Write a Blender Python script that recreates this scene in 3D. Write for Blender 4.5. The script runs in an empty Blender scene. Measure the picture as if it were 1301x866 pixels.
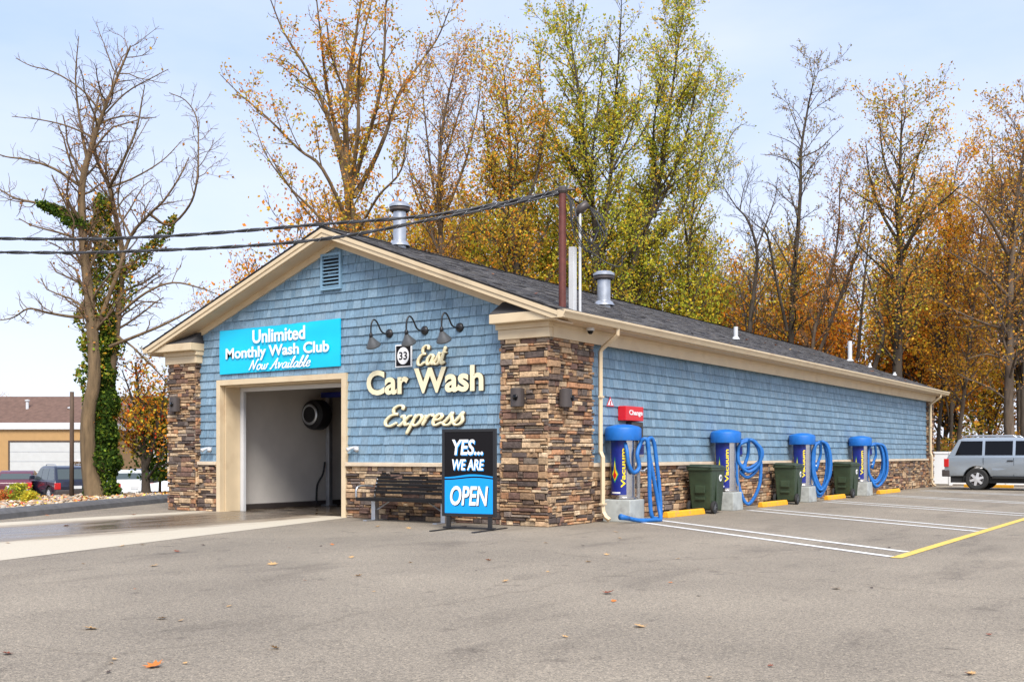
import bpy, bmesh, math, random
import numpy as np
from mathutils import Vector, Matrix

R = math.radians
rng = random.Random(7)
scene = bpy.context.scene
COL = scene.collection

# ------------------------------------------------------------------ camera, sky, sun, exposure
CAMX, CAMY, CAMZ, YAW = 10.152, -15.916, 1.3, R(34.496)
cam_d = bpy.data.cameras.new('camera')
cam = bpy.data.objects.new('camera', cam_d)
COL.objects.link(cam)
cam.location = (CAMX, CAMY, CAMZ)
cam.rotation_euler = (R(90), 0, YAW)
cam_d.sensor_width = 36
cam_d.lens = 36 * 1341 / 1301
cam_d.shift_y = 144.0 / 1301
cam_d.clip_start = 0.1
cam_d.clip_end = 3000
scene.camera = cam

SUN_EL, SUN_AZ = R(48), R(137)          # azimuth: heading the light comes from, clockwise from +y
world = bpy.data.worlds.new('World')
scene.world = world
world.use_nodes = True
wn, wl = world.node_tree.nodes, world.node_tree.links
wn.clear()
w_out = wn.new('ShaderNodeOutputWorld')
w_bg = wn.new('ShaderNodeBackground')
w_sky = wn.new('ShaderNodeTexSky')
w_sky.sky_type = 'NISHITA'
w_sky.sun_disc = False
w_sky.sun_elevation = SUN_EL
w_sky.sun_rotation = SUN_AZ
w_tc = wn.new('ShaderNodeTexCoord')
w_map = wn.new('ShaderNodeMapping'); w_map.inputs['Scale'].default_value = (1.0, 1.0, 3.2)
w_noise = wn.new('ShaderNodeTexNoise')
w_noise.inputs['Scale'].default_value = 1.7
w_noise.inputs['Detail'].default_value = 6
w_noise.inputs['Roughness'].default_value = 0.55
w_ramp = wn.new('ShaderNodeValToRGB')
w_ramp.color_ramp.elements[0].position = 0.35
w_ramp.color_ramp.elements[0].color = (1.72, 2.17, 3.2, 1)     # thin high overcast, bluish
w_ramp.color_ramp.elements[1].position = 0.68
w_ramp.color_ramp.elements[1].color = (2.5, 2.7, 3.35, 1)    # thicker, white
w_mix = wn.new('ShaderNodeMix'); w_mix.data_type = 'RGBA'
w_mix.inputs['Factor'].default_value = 0.86
w_sep = wn.new('ShaderNodeSeparateXYZ')
w_hr = wn.new('ShaderNodeMapRange')
w_hr.inputs['From Min'].default_value = 0.0; w_hr.inputs['From Max'].default_value = 0.33
w_hr.inputs['To Min'].default_value = 1.0; w_hr.inputs['To Max'].default_value = 0.0
w_mix2 = wn.new('ShaderNodeMix'); w_mix2.data_type = 'RGBA'
w_mix2.inputs[7].default_value = (2.62, 2.7, 3.25, 1)
wl.new(w_tc.outputs['Generated'], w_map.inputs['Vector'])
wl.new(w_map.outputs[0], w_noise.inputs['Vector'])
wl.new(w_noise.outputs['Fac'], w_ramp.inputs[0])
wl.new(w_tc.outputs['Generated'], w_sep.inputs[0])
wl.new(w_sep.outputs['Z'], w_hr.inputs[0])
wl.new(w_hr.outputs[0], w_mix2.inputs['Factor'])
wl.new(w_ramp.outputs[0], w_mix2.inputs[6])
wl.new(w_sky.outputs[0], w_mix.inputs[6])
wl.new(w_mix2.outputs[2], w_mix.inputs[7])
wl.new(w_mix.outputs[2], w_bg.inputs['Color'])
w_bg.inputs['Strength'].default_value = 0.094
wl.new(w_bg.outputs[0], w_out.inputs['Surface'])

sun_d = bpy.data.lights.new('sun', 'SUN')
sun_d.energy = 1.5
sun_d.angle = R(30)
sun_d.color = (1.0, 0.95, 0.88)
sun = bpy.data.objects.new('sun', sun_d)
COL.objects.link(sun)
sdir = Vector((math.sin(SUN_AZ) * math.cos(SUN_EL), math.cos(SUN_AZ) * math.cos(SUN_EL), math.sin(SUN_EL)))
sun.rotation_euler = sdir.to_track_quat('Z', 'Y').to_euler()
sun.location = (0, -10, 40)

vs = scene.view_settings
vs.view_transform = 'Standard'
vs.look = 'None'
vs.exposure = 1.85
vs.gamma = 1
vs.use_curve_mapping = False
scene.cycles.max_bounces = 9
scene.cycles.diffuse_bounces = 6
scene.cycles.transmission_bounces = 8
scene.cycles.transparent_max_bounces = 6

# ------------------------------------------------------------------ helpers
FWD = (-math.sin(YAW), math.cos(YAW))
RGT = (math.cos(YAW), math.sin(YAW))
def at(u, t):
    """ground position seen in column u of the photo at depth t"""
    l = (u - 650.5) / 1341 * t
    return CAMX + t * FWD[0] + l * RGT[0], CAMY + t * FWD[1] + l * RGT[1]
def hz(v, t):
    return CAMZ + (577 - v) * t / 1341
def P(u, v, t):
    x, y = at(u, t)
    return (x, y, hz(v, t))

class MB:
    """collects faces, then links them as one mesh object"""
    def __init__(s):
        s.v = []; s.f = []; s.m = []; s.c = []
    def add(s, vs_, fs, m=0, c=(1, 1, 1)):
        o = len(s.v)
        s.v.extend([tuple(p) for p in vs_])
        for f in fs:
            s.f.append(tuple(i + o for i in f)); s.m.append(m); s.c.append(c)
        return s
    def box(s, a, b, m=0, c=(1, 1, 1), rz=0, piv=None):
        x0, y0, z0 = a; x1, y1, z1 = b
        p = [(x0, y0, z0), (x1, y0, z0), (x1, y1, z0), (x0, y1, z0), (x0, y0, z1), (x1, y0, z1), (x1, y1, z1), (x0, y1, z1)]
        if rz:
            cx, cy = piv if piv else ((x0 + x1) / 2, (y0 + y1) / 2)
            ca, sa = math.cos(rz), math.sin(rz)
            p = [(cx + (q[0] - cx) * ca - (q[1] - cy) * sa, cy + (q[0] - cx) * sa + (q[1] - cy) * ca, q[2]) for q in p]
        return s.add(p, [(3, 2, 1, 0), (4, 5, 6, 7), (0, 1, 5, 4), (1, 2, 6, 5), (2, 3, 7, 6), (3, 0, 4, 7)], m, c)
    def tube(s, pts, rad, k=8, m=0, c=(1, 1, 1), caps=True, flat=None):
        pts = np.array(pts, float); n = len(pts)
        rad = np.full(n, rad, float) if np.isscalar(rad) else np.array(rad, float)
        tg = np.gradient(pts, axis=0); tg /= np.linalg.norm(tg, axis=1)[:, None] + 1e-9
        mean = pts[-1] - pts[0]
        ref = np.array([0, 0, 1.0]) if abs(tg[:, 2]).mean() < 0.75 else np.array([1.0, 0.13, 0])
        if flat is not None: ref = np.array(flat, float)
        a = np.cross(tg, ref); a /= np.linalg.norm(a, axis=1)[:, None] + 1e-9
        for i in range(1, n):
            if (a[i] * a[i - 1]).sum() < 0: a[i] = -a[i]
        b = np.cross(tg, a)
        th = np.arange(k) * 2 * math.pi / k
        V = pts[:, None] + rad[:, None, None] * (a[:, None] * np.cos(th)[None, :, None] + b[:, None] * np.sin(th)[None, :, None])
        fs = [(i * k + j, i * k + (j + 1) % k, (i + 1) * k + (j + 1) % k, (i + 1) * k + j) for i in range(n - 1) for j in range(k)]
        if caps:
            fs.append(tuple(range(k))[::-1]); fs.append(tuple((n - 1) * k + j for j in range(k)))
        return s.add(V.reshape(-1, 3).tolist(), fs, m, c)
    def lathe(s, prof, k=24, m=0, c=(1, 1, 1), o=(0, 0, 0), axis='z', a0=0, a1=2 * math.pi):
        full = abs(a1 - a0 - 2 * math.pi) < 1e-6
        kk = k if full else k + 1
        V = []
        for r, z in prof:
            for j in range(kk):
                t = a0 + (a1 - a0) * j / k
                q = (r * math.cos(t), r * math.sin(t), z)
                if axis == 'x': q = (q[2], q[0], q[1])
                if axis == 'y': q = (q[1], q[2], q[0])
                V.append((q[0] + o[0], q[1] + o[1], q[2] + o[2]))
        fs = []
        for i in range(len(prof) - 1):
            for j in range(k if full else k):
                j2 = (j + 1) % kk
                fs.append((i * kk + j, i * kk + j2, (i + 1) * kk + j2, (i + 1) * kk + j))
        return s.add(V, fs, m, c)
    def prism(s, poly, origin, U, V, N, d, m=0, c=(1, 1, 1)):
        """2D polygon in the U,V plane pushed d along N"""
        o = Vector(origin); U = Vector(U); V = Vector(V); N = Vector(N)
        a = [o + U * p[0] + V * p[1] for p in poly]
        b = [q + N * d for q in a]
        n = len(poly)
        fs = [tuple(range(n))[::-1], tuple(range(n, 2 * n))] + [(i, (i + 1) % n, n + (i + 1) % n, n + i) for i in range(n)]
        return s.add(a + b, fs, m, c)
    def build(s, name, mats, parent=None, bevel=0, smooth=False, seg=2, fix=True, auto=None):
        me = bpy.data.meshes.new(name)
        me.from_pydata(s.v, [], s.f)
        mats = mats if isinstance(mats, (list, tuple)) else [mats]
        for m in mats: me.materials.append(m)
        me.polygons.foreach_set('material_index', s.m)
        if any(c != (1, 1, 1) for c in s.c):
            at_ = me.attributes.new('Col', 'FLOAT_COLOR', 'FACE')
            at_.data.foreach_set('color', np.array([(c[0], c[1], c[2], 1) for c in s.c], np.float32).ravel())
        if bevel or fix:
            bm = bmesh.new(); bm.from_mesh(me)
            if fix: bmesh.ops.recalc_face_normals(bm, faces=bm.faces)
            if bevel:
                es = [e for e in bm.edges if len(e.link_faces) == 2 and e.calc_face_angle(0) > R(28)]
                bmesh.ops.bevel(bm, geom=es, offset=bevel, segments=seg, profile=0.6, affect='EDGES', clamp_overlap=True)
            bm.to_mesh(me); bm.free()
        if smooth or auto:
            me.polygons.foreach_set('use_smooth', [True] * len(me.polygons))
            if auto: me.set_sharp_from_angle(angle=R(auto))
        o = bpy.data.objects.new(name, me)
        COL.objects.link(o)
        if parent is not None: o.parent = parent
        return o

def tag(o, label=None, cat=None, group=None, kind=None):
    if label: o['label'] = label
    if cat: o['category'] = cat
    if group: o['group'] = group
    if kind: o['kind'] = kind
    return o
def thing(name, label, cat, loc=(0, 0, 0), rz=0, group=None):
    o = bpy.data.objects.new(name, None)
    o.empty_display_size = 0.2
    COL.objects.link(o)
    o.location = loc; o.rotation_euler = (0, 0, rz)
    return tag(o, label, cat, group)
def copy_tree(o, parent=None):
    c = o.copy(); COL.objects.link(c)
    if parent is not None: c.parent = parent
    for ch in list(o.children): copy_tree(ch, c)
    return c

# ------------------------------------------------------------------ materials
def new_mat(name):
    m = bpy.data.materials.new(name); m.use_nodes = True
    nt = m.node_tree; b = nt.nodes['Principled BSDF']
    return m, nt.nodes, nt.links, b
def mat(name, col=(0.5, 0.5, 0.5), rough=0.6, metal=0.0, var=0.0, vscale=3.0, bump=0.0, bscale=60.0, attr=False, stretch=None, dirt=None, dscale=1.2, dlim=(0.5, 0.7), coat=0.0, spec=0.5, rvar=0.0):
    m, n, l, b = new_mat(name)
    b.inputs['Roughness'].default_value = rough
    b.inputs['Metallic'].default_value = metal
    b.inputs['Specular IOR Level'].default_value = spec
    b.inputs['Coat Weight'].default_value = coat
    tc = n.new('ShaderNodeTexCoord')
    src = tc.outputs['Object']
    if stretch:
        mp = n.new('ShaderNodeMapping'); mp.inputs['Scale'].default_value = stretch
        l.new(src, mp.inputs[0]); src = mp.outputs[0]
    if attr:
        a = n.new('ShaderNodeAttribute'); a.attribute_name = 'Col'; out = a.outputs['Color']
    else:
        c = n.new('ShaderNodeRGB'); c.outputs[0].default_value = (*col, 1); out = c.outputs[0]
    if var:
        t = n.new('ShaderNodeTexNoise'); t.inputs['Scale'].default_value = vscale; t.inputs['Detail'].default_value = 5
        l.new(src, t.inputs['Vector'])
        mr = n.new('ShaderNodeMapRange'); mr.inputs['From Min'].default_value = 0.3; mr.inputs['From Max'].default_value = 0.7
        mr.inputs['To Min'].default_value = 1 - var; mr.inputs['To Max'].default_value = 1 + var
        l.new(t.outputs['Fac'], mr.inputs[0])
        mx = n.new('ShaderNodeVectorMath'); mx.operation = 'SCALE'
        l.new(out, mx.inputs[0]); l.new(mr.outputs[0], mx.inputs['Scale']); out = mx.outputs[0]
        if rvar:
            rr = n.new('ShaderNodeMapRange'); rr.inputs['From Min'].default_value = 0.3; rr.inputs['From Max'].default_value = 0.7
            rr.inputs['To Min'].default_value = rough - rvar; rr.inputs['To Max'].default_value = rough + rvar
            l.new(t.outputs['Fac'], rr.inputs[0]); l.new(rr.outputs[0], b.inputs['Roughness'])
    if dirt:
        t = n.new('ShaderNodeTexNoise'); t.inputs['Scale'].default_value = dscale; t.inputs['Detail'].default_value = 7
        l.new(tc.outputs['Object'], t.inputs['Vector'])
        mr = n.new('ShaderNodeMapRange'); mr.inputs['From Min'].default_value = dlim[0]; mr.inputs['From Max'].default_value = dlim[1]
        l.new(t.outputs['Fac'], mr.inputs[0])
        mx = n.new('ShaderNodeMix'); mx.data_type = 'RGBA'
        l.new(mr.outputs[0], mx.inputs['Factor']); l.new(out, mx.inputs[6]); mx.inputs[7].default_value = (*dirt, 1); out = mx.outputs[2]
    l.new(out, b.inputs['Base Color'])
    if bump:
        t = n.new('ShaderNodeTexNoise'); t.inputs['Scale'].default_value = bscale; t.inputs['Detail'].default_value = 4
        l.new(src, t.inputs['Vector'])
        bp = n.new('ShaderNodeBump'); bp.inputs['Strength'].default_value = bump; bp.inputs['Distance'].default_value = 0.02
        l.new(t.outputs['Fac'], bp.inputs['Height']); l.new(bp.outputs[0], b.inputs['Normal'])
    return m

M = {}
M['shake_f'] = mat('blue_shake', rough=0.55, attr=True, var=0.26, vscale=9, stretch=(9, 9, 0.6), bump=0.4, bscale=11, dirt=(0.16, 0.24, 0.3), dscale=0.8, dlim=(0.55, 1.25))
M['shake_back'] = mat('shake_backing', (0.03, 0.07, 0.12), 0.8)
M['blue_trim'] = mat('blue_trim', (0.2, 0.34, 0.46), 0.5, var=0.06)
M['stone'] = mat('ledge_stone', rough=0.85, attr=True, var=0.32, vscale=16, bump=0.7, bscale=34)
M['mortar'] = mat('stone_gap', (0.04, 0.03, 0.024), 0.95)
M['cream'] = mat('cream_trim', (0.63, 0.5, 0.325), 0.5, var=0.05, vscale=2.5, dirt=(0.5, 0.36, 0.22), dscale=2.2, dlim=(0.55, 0.85))
M['soffit'] = mat('soffit_vinyl', (0.56, 0.42, 0.27), 0.6, var=0.05)
M['ledgecap'] = mat('ledge_cap', (0.62, 0.5, 0.36), 0.8, var=0.12, bump=0.3, bscale=40)
M['shingle'] = mat('asphalt_shingle', rough=0.92, attr=True, var=0.22, vscale=35, bump=0.5, bscale=160)
M['deck'] = mat('roof_deck', (0.05, 0.047, 0.047), 0.95)
M['white_metal'] = mat('white_metal', (0.58, 0.59, 0.6), 0.45, var=0.05)
M['galv'] = mat('galvanised_steel', (0.5, 0.52, 0.55), 0.38, 0.8, var=0.12, vscale=7)
M['rust'] = mat('red_oxide_steel', (0.11, 0.027, 0.018), 0.55, var=0.25, vscale=8, bump=0.1)
M['black'] = mat('black_metal', (0.014, 0.014, 0.016), 0.42)
M['blackrub'] = mat('black_rubber', (0.018, 0.018, 0.018), 0.8)
M['cable'] = mat('cable', (0.03, 0.03, 0.034), 0.5)
M['bronze'] = mat('dark_bronze', (0.075, 0.062, 0.058), 0.45, 0.3, var=0.1)
M['lampshade'] = mat('lamp_shade', (0.11, 0.115, 0.12), 0.42, 0.3)
M['letter'] = mat('cream_letter', (0.86, 0.76, 0.5), 0.4, var=0.03)
M['letter_side'] = mat('letter_edge', (0.06, 0.05, 0.04), 0.5)
M['white'] = mat('white_paint', (0.82, 0.82, 0.82), 0.5)
M['cyan'] = mat('cyan_vinyl', (0.0, 0.52, 0.78), 0.35, var=0.04, vscale=1.5)
M['signblue'] = mat('sign_blue', (0.0, 0.30, 0.78), 0.35)
M['signblack'] = mat('sign_black', (0.006, 0.005, 0.006), 0.55, spec=0.2)
M['asphalt_edge'] = mat('asphalt_curb', (0.1, 0.098, 0.1), 0.9, var=0.2, vscale=6, bump=0.4, bscale=120)
M['conc'] = mat('concrete_block', (0.4, 0.42, 0.4), 0.85, var=0.14, vscale=5, bump=0.3, bscale=50, dirt=(0.2, 0.2, 0.19), dscale=4, dlim=(0.55, 0.8))
M['vblue'] = mat('vacuum_blue', (0.008, 0.14, 0.5), 0.5, var=0.14, vscale=5, dirt=(0.03, 0.12, 0.3), dscale=5, dlim=(0.52, 0.8))
M['hose'] = mat('hose_blue', (0.01, 0.13, 0.42), 0.55, var=0.15, vscale=12)
M['navy'] = mat('label_navy', (0.008, 0.018, 0.2), 0.4, var=0.15, vscale=8, dirt=(0.05, 0.07, 0.2), dscale=6, dlim=(0.58, 0.85))
M['yellow'] = mat('label_yellow', (0.85, 0.66, 0.02), 0.4)
M['red'] = mat('label_red', (0.62, 0.012, 0.02), 0.35)
M['green'] = mat('label_green', (0.02, 0.3, 0.12), 0.4)
M['chrome'] = mat('stainless', (0.62, 0.6, 0.58), 0.24, 1.0, var=0.08, stretch=(1, 1, 8))
M['bin'] = mat('bin_green', (0.03, 0.05, 0.026), 0.5, var=0.18, vscale=7, bump=0.1, bscale=80)
M['binlid'] = mat('bin_lid', (0.024, 0.038, 0.022), 0.5, var=0.2, vscale=6)
M['stopyel'] = mat('yellow_stop', (0.78, 0.38, 0.015), 0.75, var=0.13, vscale=7, bump=0.4, bscale=40, dirt=(0.3, 0.22, 0.13), dscale=7, dlim=(0.6, 0.75))
M['glass'] = mat('dark_glass', (0.004, 0.004, 0.005), 0.05, spec=0.22)
M['paleglass'] = mat('pale_glass', (0.06, 0.075, 0.075), 0.06, spec=0.7)
M['silver'] = mat('silver_paint', (0.36, 0.41, 0.46), 0.32, 0.5, var=0.02, coat=0.6)
M['darkcar'] = mat('dark_blue_paint', (0.012, 0.016, 0.035), 0.28, 0.2, coat=0.8)
M['whitecar'] = mat('white_car_paint', (0.7, 0.72, 0.72), 0.3, coat=0.6)
M['maroon'] = mat('maroon_paint', (0.1, 0.015, 0.03), 0.3, coat=0.7)
M['tail'] = mat('tail_lamp', (0.5, 0.015, 0.015), 0.2, coat=0.5)
M['rim'] = mat('alloy', (0.6, 0.6, 0.61), 0.3, 0.35)
M['tan'] = mat('tan_metal_wall', (0.42, 0.25, 0.1), 0.6, var=0.05)
M['brownroof'] = mat('brown_roof', (0.13, 0.075, 0.055), 0.9, var=0.2, vscale=3)
M['doorwhite'] = mat('white_door', (0.5, 0.51, 0.5), 0.5, var=0.04)
M['inner'] = mat('bay_wall', (0.72, 0.68, 0.63), 0.5, var=0.08, vscale=1.5)
M['innershade'] = mat('bay_shade', (0.16, 0.11, 0.07), 0.6, var=0.2, vscale=2)  # shade of the deep bay put into its wall and ceiling colour
M['wetfloor'] = mat('wet_floor', (0.1, 0.075, 0.05), 0.18, var=0.5, vscale=2, rvar=0.12)
M['bark'] = mat('bark_grey', (0.115, 0.083, 0.058), 0.95, var=0.35, vscale=3, stretch=(3, 3, 0.6), bump=0.8, bscale=9)
M['bark_dark'] = mat('bark_dark', (0.06, 0.046, 0.034), 0.95, var=0.35, vscale=3, stretch=(3, 3, 0.6), bump=0.8, bscale=9)
M['twig_red'] = mat('twig_bark', (0.16, 0.09, 0.055), 0.9, var=0.2)
M['bark_tan'] = mat('bark_tan', (0.15, 0.1, 0.052), 0.95, var=0.35, vscale=3, stretch=(3, 3, 0.6), bump=0.8, bscale=9)
M['bench'] = mat('bench_slats', (0.01, 0.009, 0.009), 0.55, spec=0.25, var=0.2, vscale=6)
M['polewood'] = mat('pole_wood', (0.085, 0.055, 0.038), 0.9, var=0.3, vscale=4, stretch=(4, 4, 0.5))
M['rock'] = mat('river_rock', rough=0.85, attr=True, var=0.18, vscale=8)
M['orangeleaf'] = mat('fallen_leaf', rough=0.7, attr=True, var=0.2, vscale=30)

def leaf_material():
    m, n, l, b = new_mat('leaf')
    out = n['Material Output']
    n.remove(b)
    a = n.new('ShaderNodeAttribute'); a.attribute_name = 'Col'
    d = n.new('ShaderNodeBsdfDiffuse'); t = n.new('ShaderNodeBsdfTranslucent'); mx = n.new('ShaderNodeMixShader')
    mx.inputs[0].default_value = 0.5
    l.new(a.outputs['Color'], d.inputs['Color']); l.new(a.outputs['Color'], t.inputs['Color'])
    l.new(d.outputs[0], mx.inputs[1]); l.new(t.outputs[0], mx.inputs[2]); l.new(mx.outputs[0], out.inputs['Surface'])
    return m
M['leaf'] = leaf_material()

def asphalt_material():
    m, n, l, b = new_mat('asphalt')
    g = n.new('ShaderNodeNewGeometry')
    def noise(s, d=5, r=0.55):
        t = n.new('ShaderNodeTexNoise'); t.inputs['Scale'].default_value = s; t.inputs['Detail'].default_value = d; t.inputs['Roughness'].default_value = r
        l.new(g.outputs['Position'], t.inputs['Vector']); return t.outputs['Fac']
    def ramp(src, a, b_, ca, cb):
        r = n.new('ShaderNodeValToRGB'); e = r.color_ramp.elements
        e[0].position = a; e[1].position = b_; e[0].color = (*ca, 1); e[1].color = (*cb, 1)
        l.new(src, r.inputs[0]); return r.outputs[0]
    def mul(a, b_):
        x = n.new('ShaderNodeMix'); x.data_type = 'RGBA'; x.blend_type = 'MULTIPLY'; x.inputs['Factor'].default_value = 1
        l.new(a, x.inputs[6]); l.new(b_, x.inputs[7]); return x.outputs[2]
    base = ramp(noise(0.35, 6), 0.35, 0.68, (0.212, 0.178, 0.135), (0.29, 0.244, 0.184))
    vs_ = n.new('ShaderNodeTexVoronoi'); vs_.inputs['Scale'].default_value = 115
    l.new(g.outputs['Position'], vs_.inputs['Vector'])
    sv = n.new('ShaderNodeSeparateColor'); l.new(vs_.outputs['Color'], sv.inputs[0])
    r3 = n.new('ShaderNodeValToRGB'); e3 = r3.color_ramp.elements
    e3[0].position = 0.0; e3[0].color = (0.45, 0.45, 0.46, 1); e3[1].position = 1.0; e3[1].color = (1.6, 1.58, 1.54, 1)
    x3 = e3.new(0.22); x3.color = (0.82, 0.82, 0.82, 1); x4 = e3.new(0.8); x4.color = (1.12, 1.12, 1.12, 1)
    l.new(sv.outputs[0], r3.inputs[0]); base = mul(base, r3.outputs[0])
    base = mul(base, ramp(noise(28, 2, 0.6), 0.36, 0.62, (0.84, 0.84, 0.84), (1.12, 1.12, 1.12)))
    # oil and tyre stains, dark patches of their own shape
    mpz = n.new('ShaderNodeMapping'); mpz.inputs['Scale'].default_value = (0.9, 0.32, 1); mpz.inputs['Rotation'].default_value = (0, 0, R(52))
    l.new(g.outputs['Position'], mpz.inputs[0])
    tz = n.new('ShaderNodeTexNoise'); tz.inputs['Scale'].default_value = 1.1; tz.inputs['Detail'].default_value = 5; tz.inputs['Roughness'].default_value = 0.62
    l.new(mpz.outputs[0], tz.inputs['Vector'])
    base = mul(base, ramp(tz.outputs['Fac'], 0.55, 0.72, (1, 1, 1), (0.66, 0.65, 0.65)))
    base = mul(base, ramp(noise(2.3, 3, 0.6), 0.62, 0.7, (1, 1, 1), (0.7, 0.69, 0.69)))
    # sealed seams and hairline cracks
    vo = n.new('ShaderNodeTexVoronoi'); vo.feature = 'DISTANCE_TO_EDGE'; vo.inputs['Scale'].default_value = 0.11
    wv = n.new('ShaderNodeTexNoise'); wv.inputs['Scale'].default_value = 0.9; wv.inputs['Detail'].default_value = 6
    l.new(g.outputs['Position'], wv.inputs['Vector'])
    va = n.new('ShaderNodeVectorMath'); va.operation = 'MULTIPLY_ADD'; va.inputs[1].default_value = (1.3, 1.3, 0)
    l.new(wv.outputs['Color'], va.inputs[0]); l.new(g.outputs['Position'], va.inputs[2])
    l.new(va.outputs[0], vo.inputs['Vector'])
    base = mul(base, ramp(vo.outputs['Distance'], 0.0006, 0.002, (0.82, 0.81, 0.8), (1, 1, 1)))
    l.new(base, b.inputs['Base Color'])
    b.inputs['Roughness'].default_value = 0.88
    bp = n.new('ShaderNodeBump'); bp.inputs['Strength'].default_value = 0.55; bp.inputs['Distance'].default_value = 0.008
    l.new(noise(95, 3, 0.7), bp.inputs['Height']); l.new(bp.outputs[0], b.inputs['Normal'])
    return m
M['asphalt'] = asphalt_material()

def apron_material():
    """pale concrete, wet and stained brown along the wash lane"""
    m, n, l, b = new_mat('wash_apron')
    g = n.new('ShaderNodeNewGeometry')
    t = n.new('ShaderNodeTexNoise'); t.inputs['Scale'].default_value = 1.2; t.inputs['Detail'].default_value = 9; t.inputs['Roughness'].default_value = 0.72
    mp = n.new('ShaderNodeMapping'); mp.inputs['Scale'].default_value = (2.2, 0.4, 1); mp.inputs['Rotation'].default_value = (0, 0, R(-8))
    l.new(g.outputs['Position'], mp.inputs[0]); l.new(mp.outputs[0], t.inputs['Vector'])
    sx = n.new('ShaderNodeSeparateXYZ'); l.new(g.outputs['Position'], sx.inputs[0])
    # distance from lane centre line (x = -6.7 at the door) decides how wet
    cx = n.new('ShaderNodeMath'); cx.operation = 'MULTIPLY_ADD'; cx.inputs[1].default_value = 0.12; cx.inputs[2].default_value = 7.3
    l.new(sx.outputs['Y'], cx.inputs[0])
    ad = n.new('ShaderNodeMath'); ad.operation = 'ADD'; l.new(sx.outputs['X'], ad.inputs[0]); l.new(cx.outputs[0], ad.inputs[1])
    ab = n.new('ShaderNodeMath'); ab.operation = 'ABSOLUTE'; l.new(ad.outputs[0], ab.inputs[0])
    mr = n.new('ShaderNodeMapRange'); mr.inputs['From Min'].default_value = 0.9; mr.inputs['From Max'].default_value = 2.3
    mr.inputs['To Min'].default_value = 0.3; mr.inputs['To Max'].default_value = -0.2
    l.new(ab.outputs[0], mr.inputs[0])
    su = n.new('ShaderNodeMath'); su.operation = 'ADD'; l.new(t.outputs['Fac'], su.inputs[0]); l.new(mr.outputs[0], su.inputs[1])
    r = n.new('ShaderNodeValToRGB'); e = r.color_ramp.elements
    e[0].position = 0.42; e[0].color = (0.5, 0.44, 0.34, 1)
    e[1].position = 0.9; e[1].color = (0.085, 0.06, 0.04, 1)
    x = e.new(0.62); x.color = (0.26, 0.205, 0.145, 1)
    l.new(su.outputs[0], r.inputs[0])
    f = n.new('ShaderNodeTexNoise'); f.inputs['Scale'].default_value = 40; f.inputs['Detail'].default_value = 4
    l.new(g.outputs['Position'], f.inputs['Vector'])
    fr = n.new('ShaderNodeMapRange'); fr.inputs['To Min'].default_value = 0.8; fr.inputs['To Max'].default_value = 1.2; l.new(f.outputs['Fac'], fr.inputs[0])
    sc = n.new('ShaderNodeVectorMath'); sc.operation = 'SCALE'; l.new(r.outputs[0], sc.inputs[0]); l.new(fr.outputs[0], sc.inputs['Scale'])
    l.new(sc.outputs[0], b.inputs['Base Color'])
    rr = n.new('ShaderNodeMapRange'); rr.inputs['From Min'].default_value = 0.5; rr.inputs['From Max'].default_value = 0.8
    rr.inputs['To Min'].default_value = 0.85; rr.inputs['To Max'].default_value = 0.24; l.new(su.outputs[0], rr.inputs[0])
    l.new(rr.outputs[0], b.inputs['Roughness'])
    return m
M['apron'] = apron_material()

def line_material(name, col):
    m, n, l, b = new_mat(name)
    g = n.new('ShaderNodeNewGeometry')
    t = n.new('ShaderNodeTexNoise'); t.inputs['Scale'].default_value = 9; t.inputs['Detail'].default_value = 8; t.inputs['Roughness'].default_value = 0.75
    l.new(g.outputs['Position'], t.inputs['Vector'])
    r = n.new('ShaderNodeValToRGB'); e = r.color_ramp.elements
    e[0].position = 0.34; e[0].color = (0.24, 0.22, 0.2, 1); e[1].position = 0.47; e[1].color = (*col, 1)
    l.new(t.outputs['Fac'], r.inputs[0]); l.new(r.outputs[0], b.inputs['Base Color']); b.inputs['Roughness'].default_value = 0.7
    return m
M['line_white'] = line_material('worn_white_line', (0.72, 0.71, 0.68))
M['line_yellow'] = line_material('worn_yellow_line', (0.72, 0.5, 0.09))

def soil_material():
    m, n, l, b = new_mat('leafy_soil')
    g = n.new('ShaderNodeNewGeometry')
    t = n.new('ShaderNodeTexNoise'); t.inputs['Scale'].default_value = 2.5; t.inputs['Detail'].default_value = 8; t.inputs['Roughness'].default_value = 0.75
    l.new(g.outputs['Position'], t.inputs['Vector'])
    r = n.new('ShaderNodeValToRGB'); e = r.color_ramp.elements
    e[0].position = 0.35; e[0].color = (0.05, 0.045, 0.02, 1); e[1].position = 0.65; e[1].color = (0.25, 0.13, 0.05, 1)
    x = e.new(0.5); x.color = (0.1, 0.09, 0.035, 1)
    l.new(t.outputs['Fac'], r.inputs[0]); l.new(r.outputs[0], b.inputs['Base Color']); b.inputs['Roughness'].default_value = 0.95
    return m
M['soil'] = soil_material()

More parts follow.
